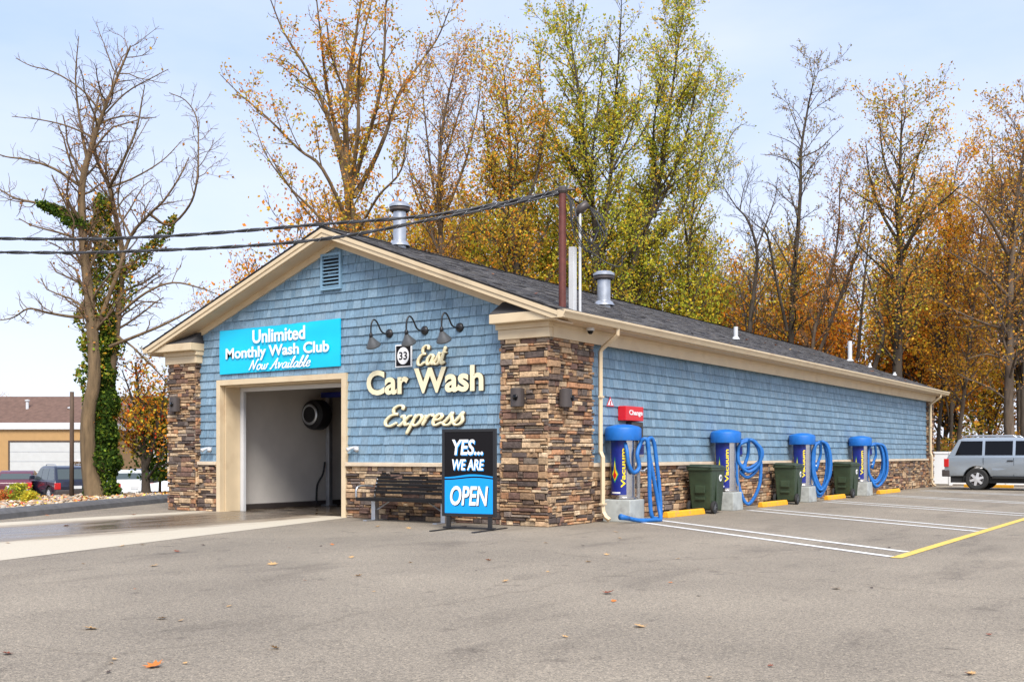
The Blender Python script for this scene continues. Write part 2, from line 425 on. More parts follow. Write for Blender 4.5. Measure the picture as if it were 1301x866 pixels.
# ------------------------------------------------------------------ lettering
def text_geo(body, bold=0.0, shear=0.0, ext=0.5, spacing=1.0):
    cu = bpy.data.curves.new('lettering', 'FONT')
    cu.body = body; cu.size = 1; cu.offset = bold; cu.shear = shear; cu.extrude = ext; cu.space_character = spacing
    cu.resolution_u = 4
    o = bpy.data.objects.new('lettering', cu)
    me = bpy.data.meshes.new_from_object(o)
    V = np.array([v.co[:] for v in me.vertices]); F = [tuple(p.vertices) for p in me.polygons]
    bpy.data.objects.remove(o); bpy.data.curves.remove(cu); bpy.data.meshes.remove(me)
    return V, F
def put_text(mb, body, box, frame, depth, bold=0.0, shear=0.0, m=0, side=None, spacing=1.0):
    """fits a word into box=(x0,y0,x1,y1) of the plane frame=(origin,U,V,N)"""
    V, F = text_geo(body, bold, shear, 0.5, spacing)
    mn, mx = V.min(0), V.max(0)
    x0, y0, x1, y1 = box
    X = x0 + (V[:, 0] - mn[0]) / (mx[0] - mn[0]) * (x1 - x0)
    Y = y0 + (V[:, 1] - mn[1]) / (mx[1] - mn[1]) * (y1 - y0)
    Z = (V[:, 2] - mn[2]) / (mx[2] - mn[2]) * depth
    o, U, W, N = [np.array(q, float) for q in frame]
    W3 = o + X[:, None] * U + Y[:, None] * W + Z[:, None] * N
    if side is None:
        mb.add(W3.tolist(), F, m)
    else:
        off = len(mb.v); mb.v.extend(map(tuple, W3.tolist()))
        for f in F:
            zs = [Z[i] for i in f]
            mb.f.append(tuple(i + off for i in f)); mb.c.append((1, 1, 1))
            mb.m.append(m if max(zs) - min(zs) < 1e-6 else side)
STROKES = {
 'a': (.55, [[(.44, .44), (.27, .52), (.08, .34), (.07, .1), (.2, .0), (.36, .16), (.46, .5)], [(.46, .5), (.41, .14), (.48, .01), (.6, .12)]]),
 's': (.42, [[(.0, .06), (.16, .3), (.27, .58), (.28, .44), (.37, .2), (.3, .03), (.14, .0), (.04, .09)]]),
 't': (.36, [[(.2, .9), (.13, .45), (.12, .1), (.2, .0), (.34, .12)], [(-.02, .56), (.36, .6)]]),
 'x': (.48, [[(.0, .42), (.1, .5), (.19, .3), (.29, .04), (.44, .1)], [(.44, .5), (.32, .44), (.1, .05), (-.02, .02)]]),
 'p': (.5, [[(.14, .54), (.08, .05), (.0, -.42)], [(.1, .33), (.26, .52), (.42, .42), (.39, .14), (.24, .0), (.1, .08)]]),
 'r': (.4, [[(.06, .52), (.1, .3), (.05, .0)], [(.09, .3), (.2, .48), (.32, .52), (.36, .42)]]),
 'e': (.44, [[(.08, .24), (.28, .3), (.34, .44), (.22, .54), (.07, .38), (.07, .1), (.2, .0), (.42, .14)]]),
 'o': (.5, [[(.27, .52), (.09, .4), (.07, .1), (.22, .0), (.4, .18), (.4, .42), (.25, .52), (.3, .42), (.5, .45)]]),
 'w': (.66, [[(.04, .5), (.03, .16), (.11, .01), (.24, .12), (.32, .5)], [(.32, .5), (.29, .12), (.38, .0), (.52, .16), (.55, .5), (.68, .46)]]),
 'v': (.46, [[(.0, .46), (.1, .52), (.16, .02), (.34, .4), (.48, .48)]]),
 'i': (.28, [[(.12, .5), (.07, .12), (.13, .0), (.27, .12)], [(.16, .7), (.18, .76)]]),
 'l': (.3, [[(.03, .12), (.2, .58), (.29, .96), (.21, 1.0), (.1, .6), (.07, .1), (.14, .0), (.3, .12)]]),
 'b': (.42, [[(.03, .12), (.19, .58), (.27, .96), (.19, 1.0), (.09, .55), (.06, .06), (.18, .0), (.34, .16), (.33, .38), (.2, .42), (.42, .44)]]),
 'N': (.78, [[(.0, .02), (.1, .2), (.22, .96)], [(.22, .96), (.34, .5), (.5, .03)], [(.5, .03), (.6, .6), (.72, .98), (.82, .94)]]),
 'A': (.66, [[(-.06, .06), (.04, .0), (.25, .45), (.5, 1.0)], [(.5, 1.0), (.48, .4), (.52, .02), (.64, .1)], [(.1, .36), (.58, .42)]]),
 'E': (.66, [[(.62, .8), (.6, .96), (.42, 1.02), (.24, .88), (.28, .66), (.46, .58), (.2, .52), (.05, .26), (.12, .05), (.32, .0), (.56, .16)]]),
 ' ': (.34, []),
}
def crom(pts, n=6):
    p = [np.array(q, float) for q in pts]
    p = [2 * p[0] - p[1]] + p + [2 * p[-1] - p[-2]]
    out = []
    for i in range(1, len(p) - 2):
        for k in range(n):
            t = k / n
            out.append(0.5 * ((2 * p[i]) + (-p[i - 1] + p[i + 1]) * t + (2 * p[i - 1] - 5 * p[i] + 4 * p[i + 1] - p[i + 2]) * t * t + (-p[i - 1] + 3 * p[i] - 3 * p[i + 1] + p[i + 2]) * t ** 3))
    out.append(p[-2]); return np.array(out)
def put_script(mb, word, box, frame, depth, pen=0.075, slant=0.28, m=0, grow=0.0):
    """brush-script word: nib-width strokes rounded in section, fitted into box"""
    strokes = []; x = 0
    for ch in word:
        adv, ss = STROKES[ch]
        for s_ in ss: strokes.append(crom([(q[0] + x, q[1]) for q in s_]))
        x += adv
    allp = np.vstack(strokes); allx = allp[:, 0] + slant * allp[:, 1]
    w0, w1, h0, h1 = allx.min(), allx.max(), allp[:, 1].min(), allp[:, 1].max()
    x0, y0, x1, y1 = box
    sx, sy = (x1 - x0) / (w1 - w0), (y1 - y0) / (h1 - h0)
    o, U, V, N = [np.array(q, float) for q in frame]
    for s_ in strokes:
        q = s_.copy(); q[:, 0] += slant * q[:, 1]
        q = np.stack([x0 + (q[:, 0] - w0) * sx, y0 + (q[:, 1] - h0) * sy], 1)
        tg = np.gradient(q, axis=0); tg /= np.linalg.norm(tg, axis=1)[:, None] + 1e-9
        wdt = pen * sy * (0.62 + 0.75 * np.abs(tg[:, 1])) * 0.5 + grow
        nrm = np.stack([-tg[:, 1], tg[:, 0]], 1)
        k = 8; th = np.arange(k) * 2 * math.pi / k
        ring = []
        for i in range(len(q)):
            e = 1.0 if 0 < i < len(q) - 1 else 0.55
            for a in th:
                c2 = q[i] + nrm[i] * wdt[i] * e * math.cos(a)
                ring.append(o + U * c2[0] + V * c2[1] + N * (depth * 0.5 + depth * 0.5 * math.sin(a)))
        n = len(q)
        fs = [(i * k + j, i * k + (j + 1) % k, (i + 1) * k + (j + 1) % k, (i + 1) * k + j) for i in range(n - 1) for j in range(k)]
        fs += [tuple(range(k)), tuple((n - 1) * k + j for j in range(k))]
        mb.add([r.tolist() for r in ring], fs, m)

# ------------------------------------------------------------------ ground
def ground_z(x, y):
    # the lot is level; beyond the rock bed on the left the ground drops about 0.95 m
    d = (-x - 19.0) + max(0, -y) * 0.1
    if y < -30: d = -1
    s = min(1, max(0, d / 7.0)); s = s * s * (3 - 2 * s)
    return -0.03 - 0.92 * s
xs = sorted(set([-1500, -700, -300, -150] + list(range(-100, 61, 2)) + [90, 160, 400, 900, 1500]))
ys = sorted(set([-1000, -400, -120, -60, -30] + list(range(-20, 101, 4)) + [130, 200, 400, 900, 1500]))
g = MB()
g.add([(x, y, ground_z(x, y)) for y in ys for x in xs],
      [(j * len(xs) + i, j * len(xs) + i + 1, (j + 1) * len(xs) + i + 1, (j + 1) * len(xs) + i) for j in range(len(ys) - 1) for i in range(len(xs) - 1)])
tag(g.build('ground', M['soil'], smooth=True), kind='structure')
g = MB()
g.add([(-9.3, -14, 0), (-4.1, -40, 0), (60, -40, 0), (60, 33.2, 0), (-3, 33.2, 0), (-3, 0.2, 0), (-9.3, 0.2, 0)], [(0, 1, 2, 3, 4, 5, 6)])
tag(g.build('parking_lot', M['asphalt']), kind='structure')
g = MB()   # strip of lot left of the apron, up to the rock bed
g.add([(-9.3, -14, 0), (-9.3, 0.2, 0), (-10.75, 0.2, 0), (-10.75, 9, 0), (-15.5, 9, 0), (-14.1, 2.6, 0), (-10.5, -4.3, 0), (-9.6, -14, 0)], [(0, 1, 2, 3, 4, 5, 6, 7)])
tag(g.build('side_lane', M['asphalt']), kind='structure')
g = MB()   # concrete apron out of the wash bay, flaring towards the street
g.add([(-5.05, 0.5, 0.004), (-2.3, -8.9, 0.004), (0.4, -15.5, 0.004), (-9.0, -15.5, 0.004), (-9.3, -4.9, 0.004), (-9.55, 0.5, 0.004)], [(5, 4, 3, 2, 1, 0)])
tag(g.build('driveway_apron', M['apron']), kind='structure')
g = MB()   # rolled asphalt kerb in front of the rocks
kp = [(-9.4, -6.6), (-10.2, -4.6), (-12.35, -0.7), (-14.05, 2.6), (-15.4, 6.5), (-16.2, 10)]
for i in range(len(kp) - 1):
    (x0, y0), (x1, y1) = kp[i], kp[i + 1]
    d = Vector((x1 - x0, y1 - y0, 0)).normalized(); nrm = Vector((-d.y, d.x, 0))
    if i: pass
    sec = [(0.16, -0.01), (0.12, 0.11), (0.0, 0.17), (-0.3, 0.19), (-0.3, -0.01)]
    g.add([(x + q[0] * -nrm.x, y + q[0] * -nrm.y, q[1]) for (x, y) in ((x0, y0), (x1, y1)) for q in sec],
          [(k, k + 1, k + 6, k + 5) for k in range(4)])
tag(g.build('kerb', M['asphalt_edge']), kind='structure')
g = MB()
g.add([(-80, -35, -0.93), (-27, -35, -0.93), (-27, 60, -0.93), (-80, 60, -0.93)], [(0, 1, 2, 3)])
tag(g.build('neighbouring_lot', M['asphalt']), kind='structure')

def stripe(name, a, b, w, m, z=0.006):
    a = Vector((*a, z)); b = Vector((*b, z)); d = (b - a).normalized(); n = Vector((-d.y, d.x, 0)) * w / 2
    s = MB(); s.add([a - n, b - n, b + n, a + n], [(0, 1, 2, 3)])
    return tag(s.build(name, m), kind='structure')
stripe('painted_line', (6.62, -2.28), (6.62, 32), 0.14, M['line_yellow'])
for k in range(6):
    y0 = 2.0 + 5.35 * k
    for dy in (0.0, 0.78):
        stripe('painted_line', (0.75, y0 + dy + 0.13), (6.54, y0 + dy - 4.14), 0.135, M['line_white'])

# ------------------------------------------------------------------ the car wash
W = 0.14                 # front siding plane
XC = -5.3                # ridge line
ZA, SL = 5.96, 0.372     # ridge height, roof slope
LEN = 29.0
def zr(x): return ZA - SL * abs(x - XC)
BLD = thing('car_wash_building', 'long blue shingled car wash building with stone piers, cream trim and open wash bay', 'car wash', (0, 0, 0))

SHAKE = [(0.17, 0.272, 0.362), (0.184, 0.29, 0.38), (0.202, 0.305, 0.392), (0.175, 0.28, 0.374), (0.156, 0.256, 0.345), (0.212, 0.314, 0.397)]
def shakes(mb, o, U, N, width, z0, z1, e=0.186, top=None, holes=()):
    o = Vector(o); U = Vector(U); N = Vector(N)
    nrow = int(math.ceil((z1 - z0) / e))
    for r in range(nrow):
        za = z0 + r * e; zb = za + e + 0.012
        x = -rng.random() * 0.15
        while x < width:
            w_ = rng.choice((0.09, 0.12, 0.15, 0.18, 0.22, 0.26))
            spans = [(max(x, 0), min(x + w_, width))]
            for (hx0, hx1, hz0, hz1) in holes:
                if zb > hz0 + 0.01 and za < hz1 - 0.03:
                    ns = []
                    for (a, b) in spans:
                        if b <= hx0 or a >= hx1: ns.append((a, b))
                        else:
                            if a < hx0: ns.append((a, hx0))
                            if b > hx1: ns.append((hx1, b))
                    spans = ns
            for (a, b) in spans:
                if b - a < 0.015: continue
                b2 = b - 0.008
                ta = tb = min(zb, z1)
                if top: ta = min(ta, top(a)); tb = min(tb, top(b2))
                lo = za + rng.uniform(-0.004, 0.004)
                for (hx0, hx1, hz0, hz1) in holes:
                    if a < hx1 and b > hx0 and za < hz1 < zb: lo = max(lo, hz1)
                if ta <= lo + 0.005 and tb <= lo + 0.005: continue
                ta = max(ta, lo + 0.002); tb = max(tb, lo + 0.002)
                pb = 0.031 + rng.uniform(-0.003, 0.004)
                def pt(xx, zz, base):
                    f = (zz - lo) / max(0.02, (za + e + 0.012 - lo)); return o + U * xx + Vector((0, 0, zz)) + N * (pb * (1 - f) + 0.003 * f)
                c = rng.choice(SHAKE); k = rng.uniform(0.86, 1.12); c = tuple(q * k for q in c)
                v = [pt(a, lo, 1), pt(b2, lo, 1), pt(b2, tb, 0), pt(a, ta, 0),
                     o + U * a + Vector((0, 0, lo)), o + U * b2 + Vector((0, 0, lo)), o + U * b2 + Vector((0, 0, tb)), o + U * a + Vector((0, 0, ta))]
                mb.add(v, [(0, 1, 2, 3), (4, 5, 1, 0), (5, 6, 2, 1), (7, 4, 0, 3)], 0, c)
            x += w_
STONE = [(0.42, 0.28, 0.165), (0.36, 0.22, 0.12), (0.28, 0.175, 0.1), (0.19, 0.115, 0.07), (0.11, 0.075, 0.058), (0.15, 0.115, 0.095), (0.22, 0.17, 0.13), (0.48, 0.335, 0.2), (0.38, 0.235, 0.125), (0.2, 0.11, 0.075), (0.09, 0.065, 0.055), (0.38, 0.19, 0.095), (0.52, 0.385, 0.245), (0.14, 0.08, 0.06), (0.44, 0.3, 0.175)]
def stones(mb, o, U, N, width, z0, z1, lim=None, ends=0.02):
    o = Vector(o); U = Vector(U); N = Vector(N)
    z = z0
    while z < z1 - 0.01:
        h = rng.choice((0.055, 0.07, 0.08, 0.095, 0.11, 0.125)); h = min(h, z1 - z)
        if z1 - z - h < 0.03: h = z1 - z
        x = -rng.random() * 0.1 - ends
        while x < width + ends - 0.01:
            L = rng.choice((0.11, 0.15, 0.2, 0.26, 0.33, 0.42)); a = max(x, -ends * rng.random()); b = min(x + L, width + ends * rng.random())
            x += L
            if b - a < 0.03: continue
            parts = [(z, z + h)]
            if h > 0.09 and rng.random() < 0.4: parts = [(z, z + h / 2), (z + h / 2, z + h)]
            for (p, q) in parts:
                gz = rng.uniform(0.003, 0.009); gx = rng.uniform(0.003, 0.009)
                pr = rng.uniform(0.012, 0.07)
                c = rng.choice(STONE); k = rng.uniform(0.78, 1.25); c = tuple(s * k for s in c)
                x0, x1, y0, y1 = a + gx, b - gx, p + gz, q - gz
                j = lambda s=0.008: rng.uniform(-s, s)
                ch = min(0.012, (y1 - y0) * 0.28)
                base = [(x0, y0), (x1, y0), (x1, y1), (x0, y1)]
                mid = [(x0 + j(.003), y0 + j(.003)), (x1 + j(.003), y0 + j(.003)), (x1 + j(.003), y1 + j(.003)), (x0 + j(.003), y1 + j(.003))]
                frt = [(x0 + ch + j(.004), y0 + ch), (x1 - ch + j(.004), y0 + ch + j(.003)), (x1 - ch + j(.004), y1 - ch), (x0 + ch + j(.004), y1 - ch + j(.003))]
                V = [o + U * s + Vector((0, 0, t)) for s, t in base] + [o + U * s + Vector((0, 0, t)) + N * max(0.004, pr - ch * 0.8) for s, t in mid] + [o + U * s + Vector((0, 0, t)) + N * (pr + j(.007)) for s, t in frt]
                fs = [(8, 9, 10, 11)]
                for i in range(4):
                    i2 = (i + 1) % 4
                    fs += [(i, i2, 4 + i2, 4 + i), (4 + i, 4 + i2, 8 + i2, 8 + i)]
                mb.add(V, fs, 0, c)
        z += h
EX, EY = (1, 0, 0), (0, 1, 0)
NX, NY = (-1, 0, 0), (0, -1, 0)
# gable wall: shakes round the bay opening
DX0, DX1, DZ = -8.86, -5.1, 2.86
s = MB()
shakes(s, (-9.65, W, 0), EX, NY, 9.65 - 1.0, 1.13, 5.75, top=lambda x: zr(x - 9.65) - 0.34, holes=[(-8.98 + 9.65, -4.98 + 9.65, 0, DZ + 0.12)])
tri = [(-9.65, 1.13), (DX0 - .03, 1.13), (DX0 - .03, DZ + .03), (DX1 + .03, DZ + .03), (DX1 + .03, 1.13), (-1.0, 1.13), (-1.0, zr(-1.0) - 0.25), (XC, ZA - 0.25), (-9.65, zr(-9.65) - 0.25)]
s.prism(tri, (0, W, 0), EX, (0, 0, 1), EY, 0.18, 1)
s.build('gable_siding', [M['shake_f'], M['shake_back']], BLD)
s = MB()
shakes(s, (-0.1, 1.56, 0), EY, EX, LEN - 0.8 - 1.56, 1.14, 3.42)
s.box((-0.3, 0.5, 0.9), (-0.1, LEN - 0.3, 3.9), 1)
s.build('side_siding', [M['shake_f'], M['shake_back']], BLD)
s = MB()
s.box((-10.5, 1.0, 0), (-10.3, LEN, 3.9), 0)
s.box((-10.3, LEN - 0.3, 0), (-0.3, LEN - 0.1, 3.9), 0)
s.build('back_wall', M['blue_trim'], BLD)
# stone piers and the stone base course
def pier(x0, x1, y0, y1, faces):
    p = MB(); c = 0.0
    p.box((x0 + 0.012, y0 + 0.012, -0.02), (x1 - 0.012, y1, 3.42), 1)
    if 'f' in faces: stones(p, (x0, y0 + 0.013, 0), EX, NY, x1 - x0, 0, 3.41)
    if 'r' in faces: stones(p, (x1 - 0.013, y0, 0), EY, EX, y1 - y0, 0, 3.41)
    if 'l' in faces: stones(p, (x0 + 0.013, y0, 0), EY, NX, y1 - y0, 0, 3.41)
    return p.build('stone_pier', [M['stone'], M['mortar']], BLD)
pier(-1.02, 0.0, 0.0, 1.56, 'frl')
pier(-10.6, -9.64, 0.0, 1.56, 'fr')
pier(-1.0, 0.0, LEN - 0.8, LEN, 'fr')
def base(o, U, N, w):
    p = MB(); ov = Vector(o); uv = Vector(U); nv = Vector(N)
    stones(p, o, U, N, w, 0, 1.06, ends=0)
    a = ov - nv * 0.1; b = ov + uv * w - nv * 0.004
    p.box((min(a.x, b.x), min(a.y, b.y), -0.02), (max(a.x, b.x), max(a.y, b.y), 1.05), 1)
    return p.build('stone_base', [M['stone'], M['mortar']], BLD)
base((-9.62, 0.10, 0), EX, NY, 9.62 - 8.99)
base((-4.97, 0.10, 0), EX, NY, 4.97 - 1.03)
base((-0.07, 1.58, 0), EY, EX, LEN - 0.8 - 1.6)
for a, b in (((-9.62, 0.02, 1.06), (-8.985, 0.16, 1.14)), ((-4.975, 0.02, 1.06), (-1.04, 0.16, 1.14)), ((-0.15, 1.6, 1.06), (0.02, LEN - 0.83, 1.135))):
    MB().box(a, b).build('ledge', M['ledgecap'], BLD, bevel=0.012)
# bay door surround
s = MB()
s.box((-8.98, 0.05, 0.0), (-8.86, 0.20, DZ + 0.12)).box((-5.10, 0.05, 0.0), (-4.98, 0.20, DZ + 0.12)).box((-8.86, 0.05, DZ), (-5.10, 0.20, DZ + 0.12))
s.box((-8.86, 0.20, 0.0), (-8.83, 0.62, DZ)).box((-5.13, 0.20, 0.0), (-5.10, 0.62, DZ)).box((-8.83, 0.20, DZ - 0.03), (-5.13, 0.62, DZ))
s.build('door_frame', M['cream'], BLD, bevel=0.006)
s = MB()
s.box((-8.83, 0.62, 0.0), (-8.72, 0.70, DZ - 0.05)).box((-5.24, 0.62, 0.0), (-5.13, 0.70, DZ - 0.05)).box((-8.83, 0.623, DZ - 0.12), (-5.13, 0.70, DZ - 0.03))
s.build('door_track', M['white_metal'], BLD, bevel=0.006)
s = MB()
s.box((-9.55, 0.62, 0.0), (-9.2, 4.4, 3.2), 0)
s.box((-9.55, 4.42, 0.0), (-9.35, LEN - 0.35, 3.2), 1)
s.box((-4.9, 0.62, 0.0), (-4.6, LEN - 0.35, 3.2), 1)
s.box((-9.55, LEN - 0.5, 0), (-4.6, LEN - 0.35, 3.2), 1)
s.build('bay_wall', [M['inner'], M['innershade']], BLD)
MB().box((-9.6, 0.35, 3.2), (-4.5, LEN - 0.35, 3.3)).build('bay_ceiling', M['innershade'], BLD)
s = MB(); s.add([(-9.55, 0.3, 0.008), (-4.6, 0.3, 0.008), (-4.6, LEN - 0.4, 0.008), (-9.55, LEN - 0.4, 0.008)], [(0, 1, 2, 3)])
s.build('bay_floor', M['wetfloor'], BLD)
MB().box((-9.19, 0.75, 0.0), (-9.05, 20, 0.13)).build('guide_rail', M['bronze'], BLD, bevel=0.02)
# roof: deck slabs, then individually laid shingle tabs
SHG = [(0.105, 0.10, 0.10), (0.08, 0.077, 0.08), (0.125, 0.115, 0.11), (0.15, 0.14, 0.13), (0.09, 0.088, 0.094), (0.06, 0.056, 0.058)]
Y0, Y1 = -0.32, LEN + 0.35
HALF = 5.82
roof = MB()
for sg in (1, -1):
    n = Vector((SL * sg, 0, 1)).normalized()
    d = Vector((sg, 0, -SL)).normalized()
    Ls = HALF * math.sqrt(1 + SL * SL)
    o = Vector((XC, 0, ZA))
    th = 0.03
    a = [o + Vector((0, Y0, 0)), o + d * Ls + Vector((0, Y0, 0)), o + d * Ls + Vector((0, Y1, 0)), o + Vector((0, Y1, 0))]
    b = [q - n * th for q in a]
    roof.add(a + b, [(0, 1, 2, 3), (7, 6, 5, 4), (0, 4, 5, 1), (1, 5, 6, 2), (2, 6, 7, 3)], 1)
    e = 0.145; rows = int(Ls / e) + 1
    for r in range(rows):
        l0 = Ls + 0.02 - r * e; l1 = max(l0 - e - 0.02, 0)
        y = Y0 - 0.02 - rng.random() * 0.3
        while y < Y1 + 0.02:
            wd = rng.choice((0.14, 0.17, 0.22, 0.3)); ya = max(y, Y0 - 0.02); yb = min(y + wd, Y1 + 0.02); y += wd
            if yb - ya < 0.02: continue
            c = rng.choice(SHG); k = rng.uniform(0.8, 1.25); c = tuple(q * k for q in c)
            t = rng.choice((0.010, 0.011, 0.017))
            lo = l0 - rng.choice((0, 0, 0.004))
            v = [o + d * lo + Vector((0, ya, 0)) + n * t, o + d * lo + Vector((0, yb - .002, 0)) + n * t, o + d * l1 + Vector((0, yb - .002, 0)) + n * 0.004, o + d * l1 + Vector((0, ya, 0)) + n * 0.004,
                 o + d * lo + Vector((0, ya, 0)) + n * 0.001, o + d * lo + Vector((0, yb - .002, 0)) + n * 0.001]
            roof.add(v, [(0, 1, 2, 3), (4, 5, 1, 0), (4, 0, 3), (5, 2, 1)], 0, c)
y = Y0
while y < Y1 - 0.1:      # ridge caps
    c = rng.choice(SHG); e2 = 0.15
    roof.add([(XC - 0.15, y, ZA - 0.15 * SL + 0.03), (XC, y, ZA + 0.035), (XC + 0.15, y, ZA - 0.15 * SL + 0.03), (XC - 0.15, y + 0.22, ZA - 0.15 * SL + 0.018), (XC, y + 0.22, ZA + 0.023), (XC + 0.15, y + 0.22, ZA - 0.15 * SL + 0.018)],
             [(0, 1, 4, 3), (1, 2, 5, 4)], 0, c); y += e2
ROOF = roof.build('roof', [M['shingle'], M['deck']], BLD, fix=False)
# rake fascia (two stepped boards), rake soffit, rake frieze
fas = MB(); sof = MB()
for sg in (1, -1):
    def rp(dx, dz, y): return (XC + sg * dx, y, ZA - SL * dx + dz)
    def band(mb, z0, z1, ya, yb, xe, xs_=0.0):
        v = [rp(xs_, z0, ya), rp(xe, z0, ya), rp(xe, z1, ya), rp(xs_, z1, ya), rp(xs_, z0, yb), rp(xe, z0, yb), rp(xe, z1, yb), rp(xs_, z1, yb)]
        mb.add(v, [(0, 1, 2, 3), (7, 6, 5, 4), (0, 4, 5, 1), (3, 2, 6, 7), (1, 5, 6, 2), (0, 3, 7, 4)])
    def board(z0, z1, ya, yb, xe):
        lim = 3.69; q = [(0, ZA + z0), (0, ZA + z1), (xe, ZA - SL * xe + z1)]
        zb_ = ZA - SL * xe + z0
        if zb_ < lim: q += [(xe, lim), ((ZA + z0 - lim) / SL, lim)]
        else: q += [(xe, zb_)]
        fas.prism([(XC + sg * x, z) for x, z in q], (0, ya, 0), (1, 0, 0), (0, 0, 1), (0, 1, 0), yb - ya)
    board(-0.115, -0.036, -0.325, -0.28, HALF)
    board(-0.2, -0.115, -0.305, -0.262, HALF - 0.02)
    band(sof, -0.215, -0.19, -0.262, W + 0.03, HALF - 0.1)
    band(fas, -0.35, -0.216, W - 0.055, W + 0.01, HALF - 1.2)
fas.build('rake_fascia', M['cream'], BLD)
sof.build('rake_soffit', M['soffit'], BLD)
# eaves on the long sides
ev = MB()
ev.box((-0.02, -0.0, 3.66), (0.42, LEN + 0.3, 3.69)).box((-10.6 - 0.40, 0.0, 3.66), (-10.58, LEN + 0.3, 3.69))
ev.build('eave_soffit', M['soffit'], BLD)
fr = MB()
fr.box((0.03, 0.06, 3.40), (0.075, LEN + 0.05, 3.657))
fr.box((0.07, 0.06, 3.60), (0.095, LEN + 0.05, 3.656))
fr.build('frieze_board', M['cream'], BLD, fix=False)
gut = MB()
gp = [(0.40, 3.685), (0.40, 3.81), (0.415, 3.81), (0.415, 3.70), (0.50, 3.70), (0.52, 3.75), (0.545, 3.79), (0.545, 3.82), (0.565, 3.82), (0.565, 3.785), (0.535, 3.74), (0.51, 3.685)]
gut.prism(gp, (0, -0.33, 0), (1, 0, 0), (0, 0, 1), EY, LEN + 0.7)
gut.prism([(0.40, 3.685), (0.51, 3.685), (0.535, 3.74), (0.565, 3.785), (0.565, 3.82), (0.40, 3.82)], (0, -0.336, 0), (1, 0, 0), (0, 0, 1), EY, 0.006)
GUT = gut.build('gutter', M['cream'], BLD)
gl = MB(); gl.prism([(2 * XC - a, b) for a, b in gp], (0, -0.33, 0), (1, 0, 0), (0, 0, 1), EY, LEN + 0.7); gl.build('gutter', M['cream'], BLD)
# cornice returns on both front piers (little shingled hip on top)
def cornice(mir):
    X = (lambda x: 2 * XC - x) if mir else (lambda x: x)
    def bx(mb, x0, x1, y0, y1, z0, z1): mb.box((min(X(x0), X(x1)), y0, z0), (max(X(x0), X(x1)), y1, z1))
    c = MB()
    bx(c, -1.12, 0.10, -0.26, 0.13, 3.68, 3.85)
    bx(c, 0.102, 0.398, -0.26, 0.13, 3.68, 3.76)
    bx(c, -1.10, 0.078, -0.09, 0.13, 3.58, 3.679)
    bx(c, -1.06, 0.063, -0.06, 0.13, 3.40, 3.579)
    o = c.build('cornice', M['cream'], BLD, bevel=0.012)
    h = MB()
    pts = [(-1.12, -0.26, 3.853), (0.05, -0.26, 3.853), (-0.5, 0.12, 4.14), (-1.05, 0.12, 4.14), (-1.12, 0.12, 3.853)]
    h.add([(X(a), b, z) for a, b, z in pts], [(0, 1, 2, 3), (0, 3, 4)])
    h.build('cornice_roof', M['deck'], o)
cornice(False); cornice(True)
# downspouts
def downspout(y, mir=False):
    d = MB()
    x = 0.09
    d.tube([(0.46, y, 3.69), (0.46, y, 3.57), (0.3, y + 0.0, 3.45), (0.14, y, 3.34), (x, y, 3.27), (x, y, 2.4), (x, y, 1.45), (x, y, 1.35), (x + 0.05, y, 1.25), (x + 0.05, y, 0.3), (x + 0.06, y, 0.2), (x + 0.12, y, 0.10), (x + 0.2, y, 0.05)], 0.05, 4)
    d.box((x - 0.02, y - 0.06, 2.38), (x + 0.055, y + 0.06, 2.42)).box((x + 0.0, y - 0.065, 0.33), (x + 0.105, y + 0.065, 0.37))
    return d.build('downspout', M['cream'], BLD, bevel=0.008)
downspout(1.72); downspout(LEN - 0.86)
# louvred gable vent
lv = MB()
lx0, lx1, lz0, lz1 = -5.66, -5.18, 4.78, 5.44
for a, b in (((lx0 - .05, .06, lz0 - .05), (lx0, .13, lz1 + .05)), ((lx1, .06, lz0 - .05), (lx1 + .05, .13, lz1 + .05)), ((lx0, .06, lz0 - .05), (lx1, .13, lz0)), ((lx0, .06, lz1), (lx1, .13, lz1 + .05))): lv.box(a, b)
LV = lv.build('louvre_frame', M['blue_trim'], BLD)
lv = MB(); lv.box((lx0, 0.115, lz0), (lx1, 0.122, lz1), 1)
for k in range(9):
    z = lz0 + 0.01 + k * (lz1 - lz0) / 9
    lv.add([(lx0, .068, z), (lx1, .068, z), (lx1, .1, z + .022), (lx0, .1, z + .022), (lx0, .068, z + .012), (lx1, .068, z + .012), (lx1, .1, z + .034), (lx0, .1, z + .034)], [(0, 1, 2, 3), (4, 5, 6, 7), (0, 1, 5, 4)])
lv.build('louvre_slats', [M['blue_trim'], M['signblack']], LV)

# roof vents, mast, conduit: parts of the building
def roof_z(x): return zr(x)
def flue(x, y, top, r, collar=True):
    z = roof_z(x) - 0.1; f = MB()
    f.lathe([(r, z), (r, top - 0.14)], 18, o=(x, y, 0))
    f.lathe([(r * 1.25, top - 0.2), (r * 1.55, top - 0.17), (r * 1.55, top - 0.12), (r * 1.25, top - 0.1)], 18, 1, o=(x, y, 0))
    f.lathe([(r * 1.62, top - 0.10), (r * 1.62, top - 0.05), (r * 1.1, top), (0.001, top + 0.015)], 18, 0, o=(x, y, 0))
    f.lathe([(r * 1.62, top - 0.10), (r * 1.2, top - 0.095)], 18, 0, o=(x, y, 0))
    zc = roof_z(x)
    f.lathe([(r * 1.6, zc + 0.01), (r * 1.25, zc + 0.10), (r * 1.02, zc + 0.12)], 18, 0, o=(x, y, 0))
    return f.build('flue_pipe', [M['galv'], M['bronze']], ROOF, auto=40)
flue(-5.1, 1.9, 6.85, 0.145)
flue(-2.2, 5.9, 5.62, 0.16)
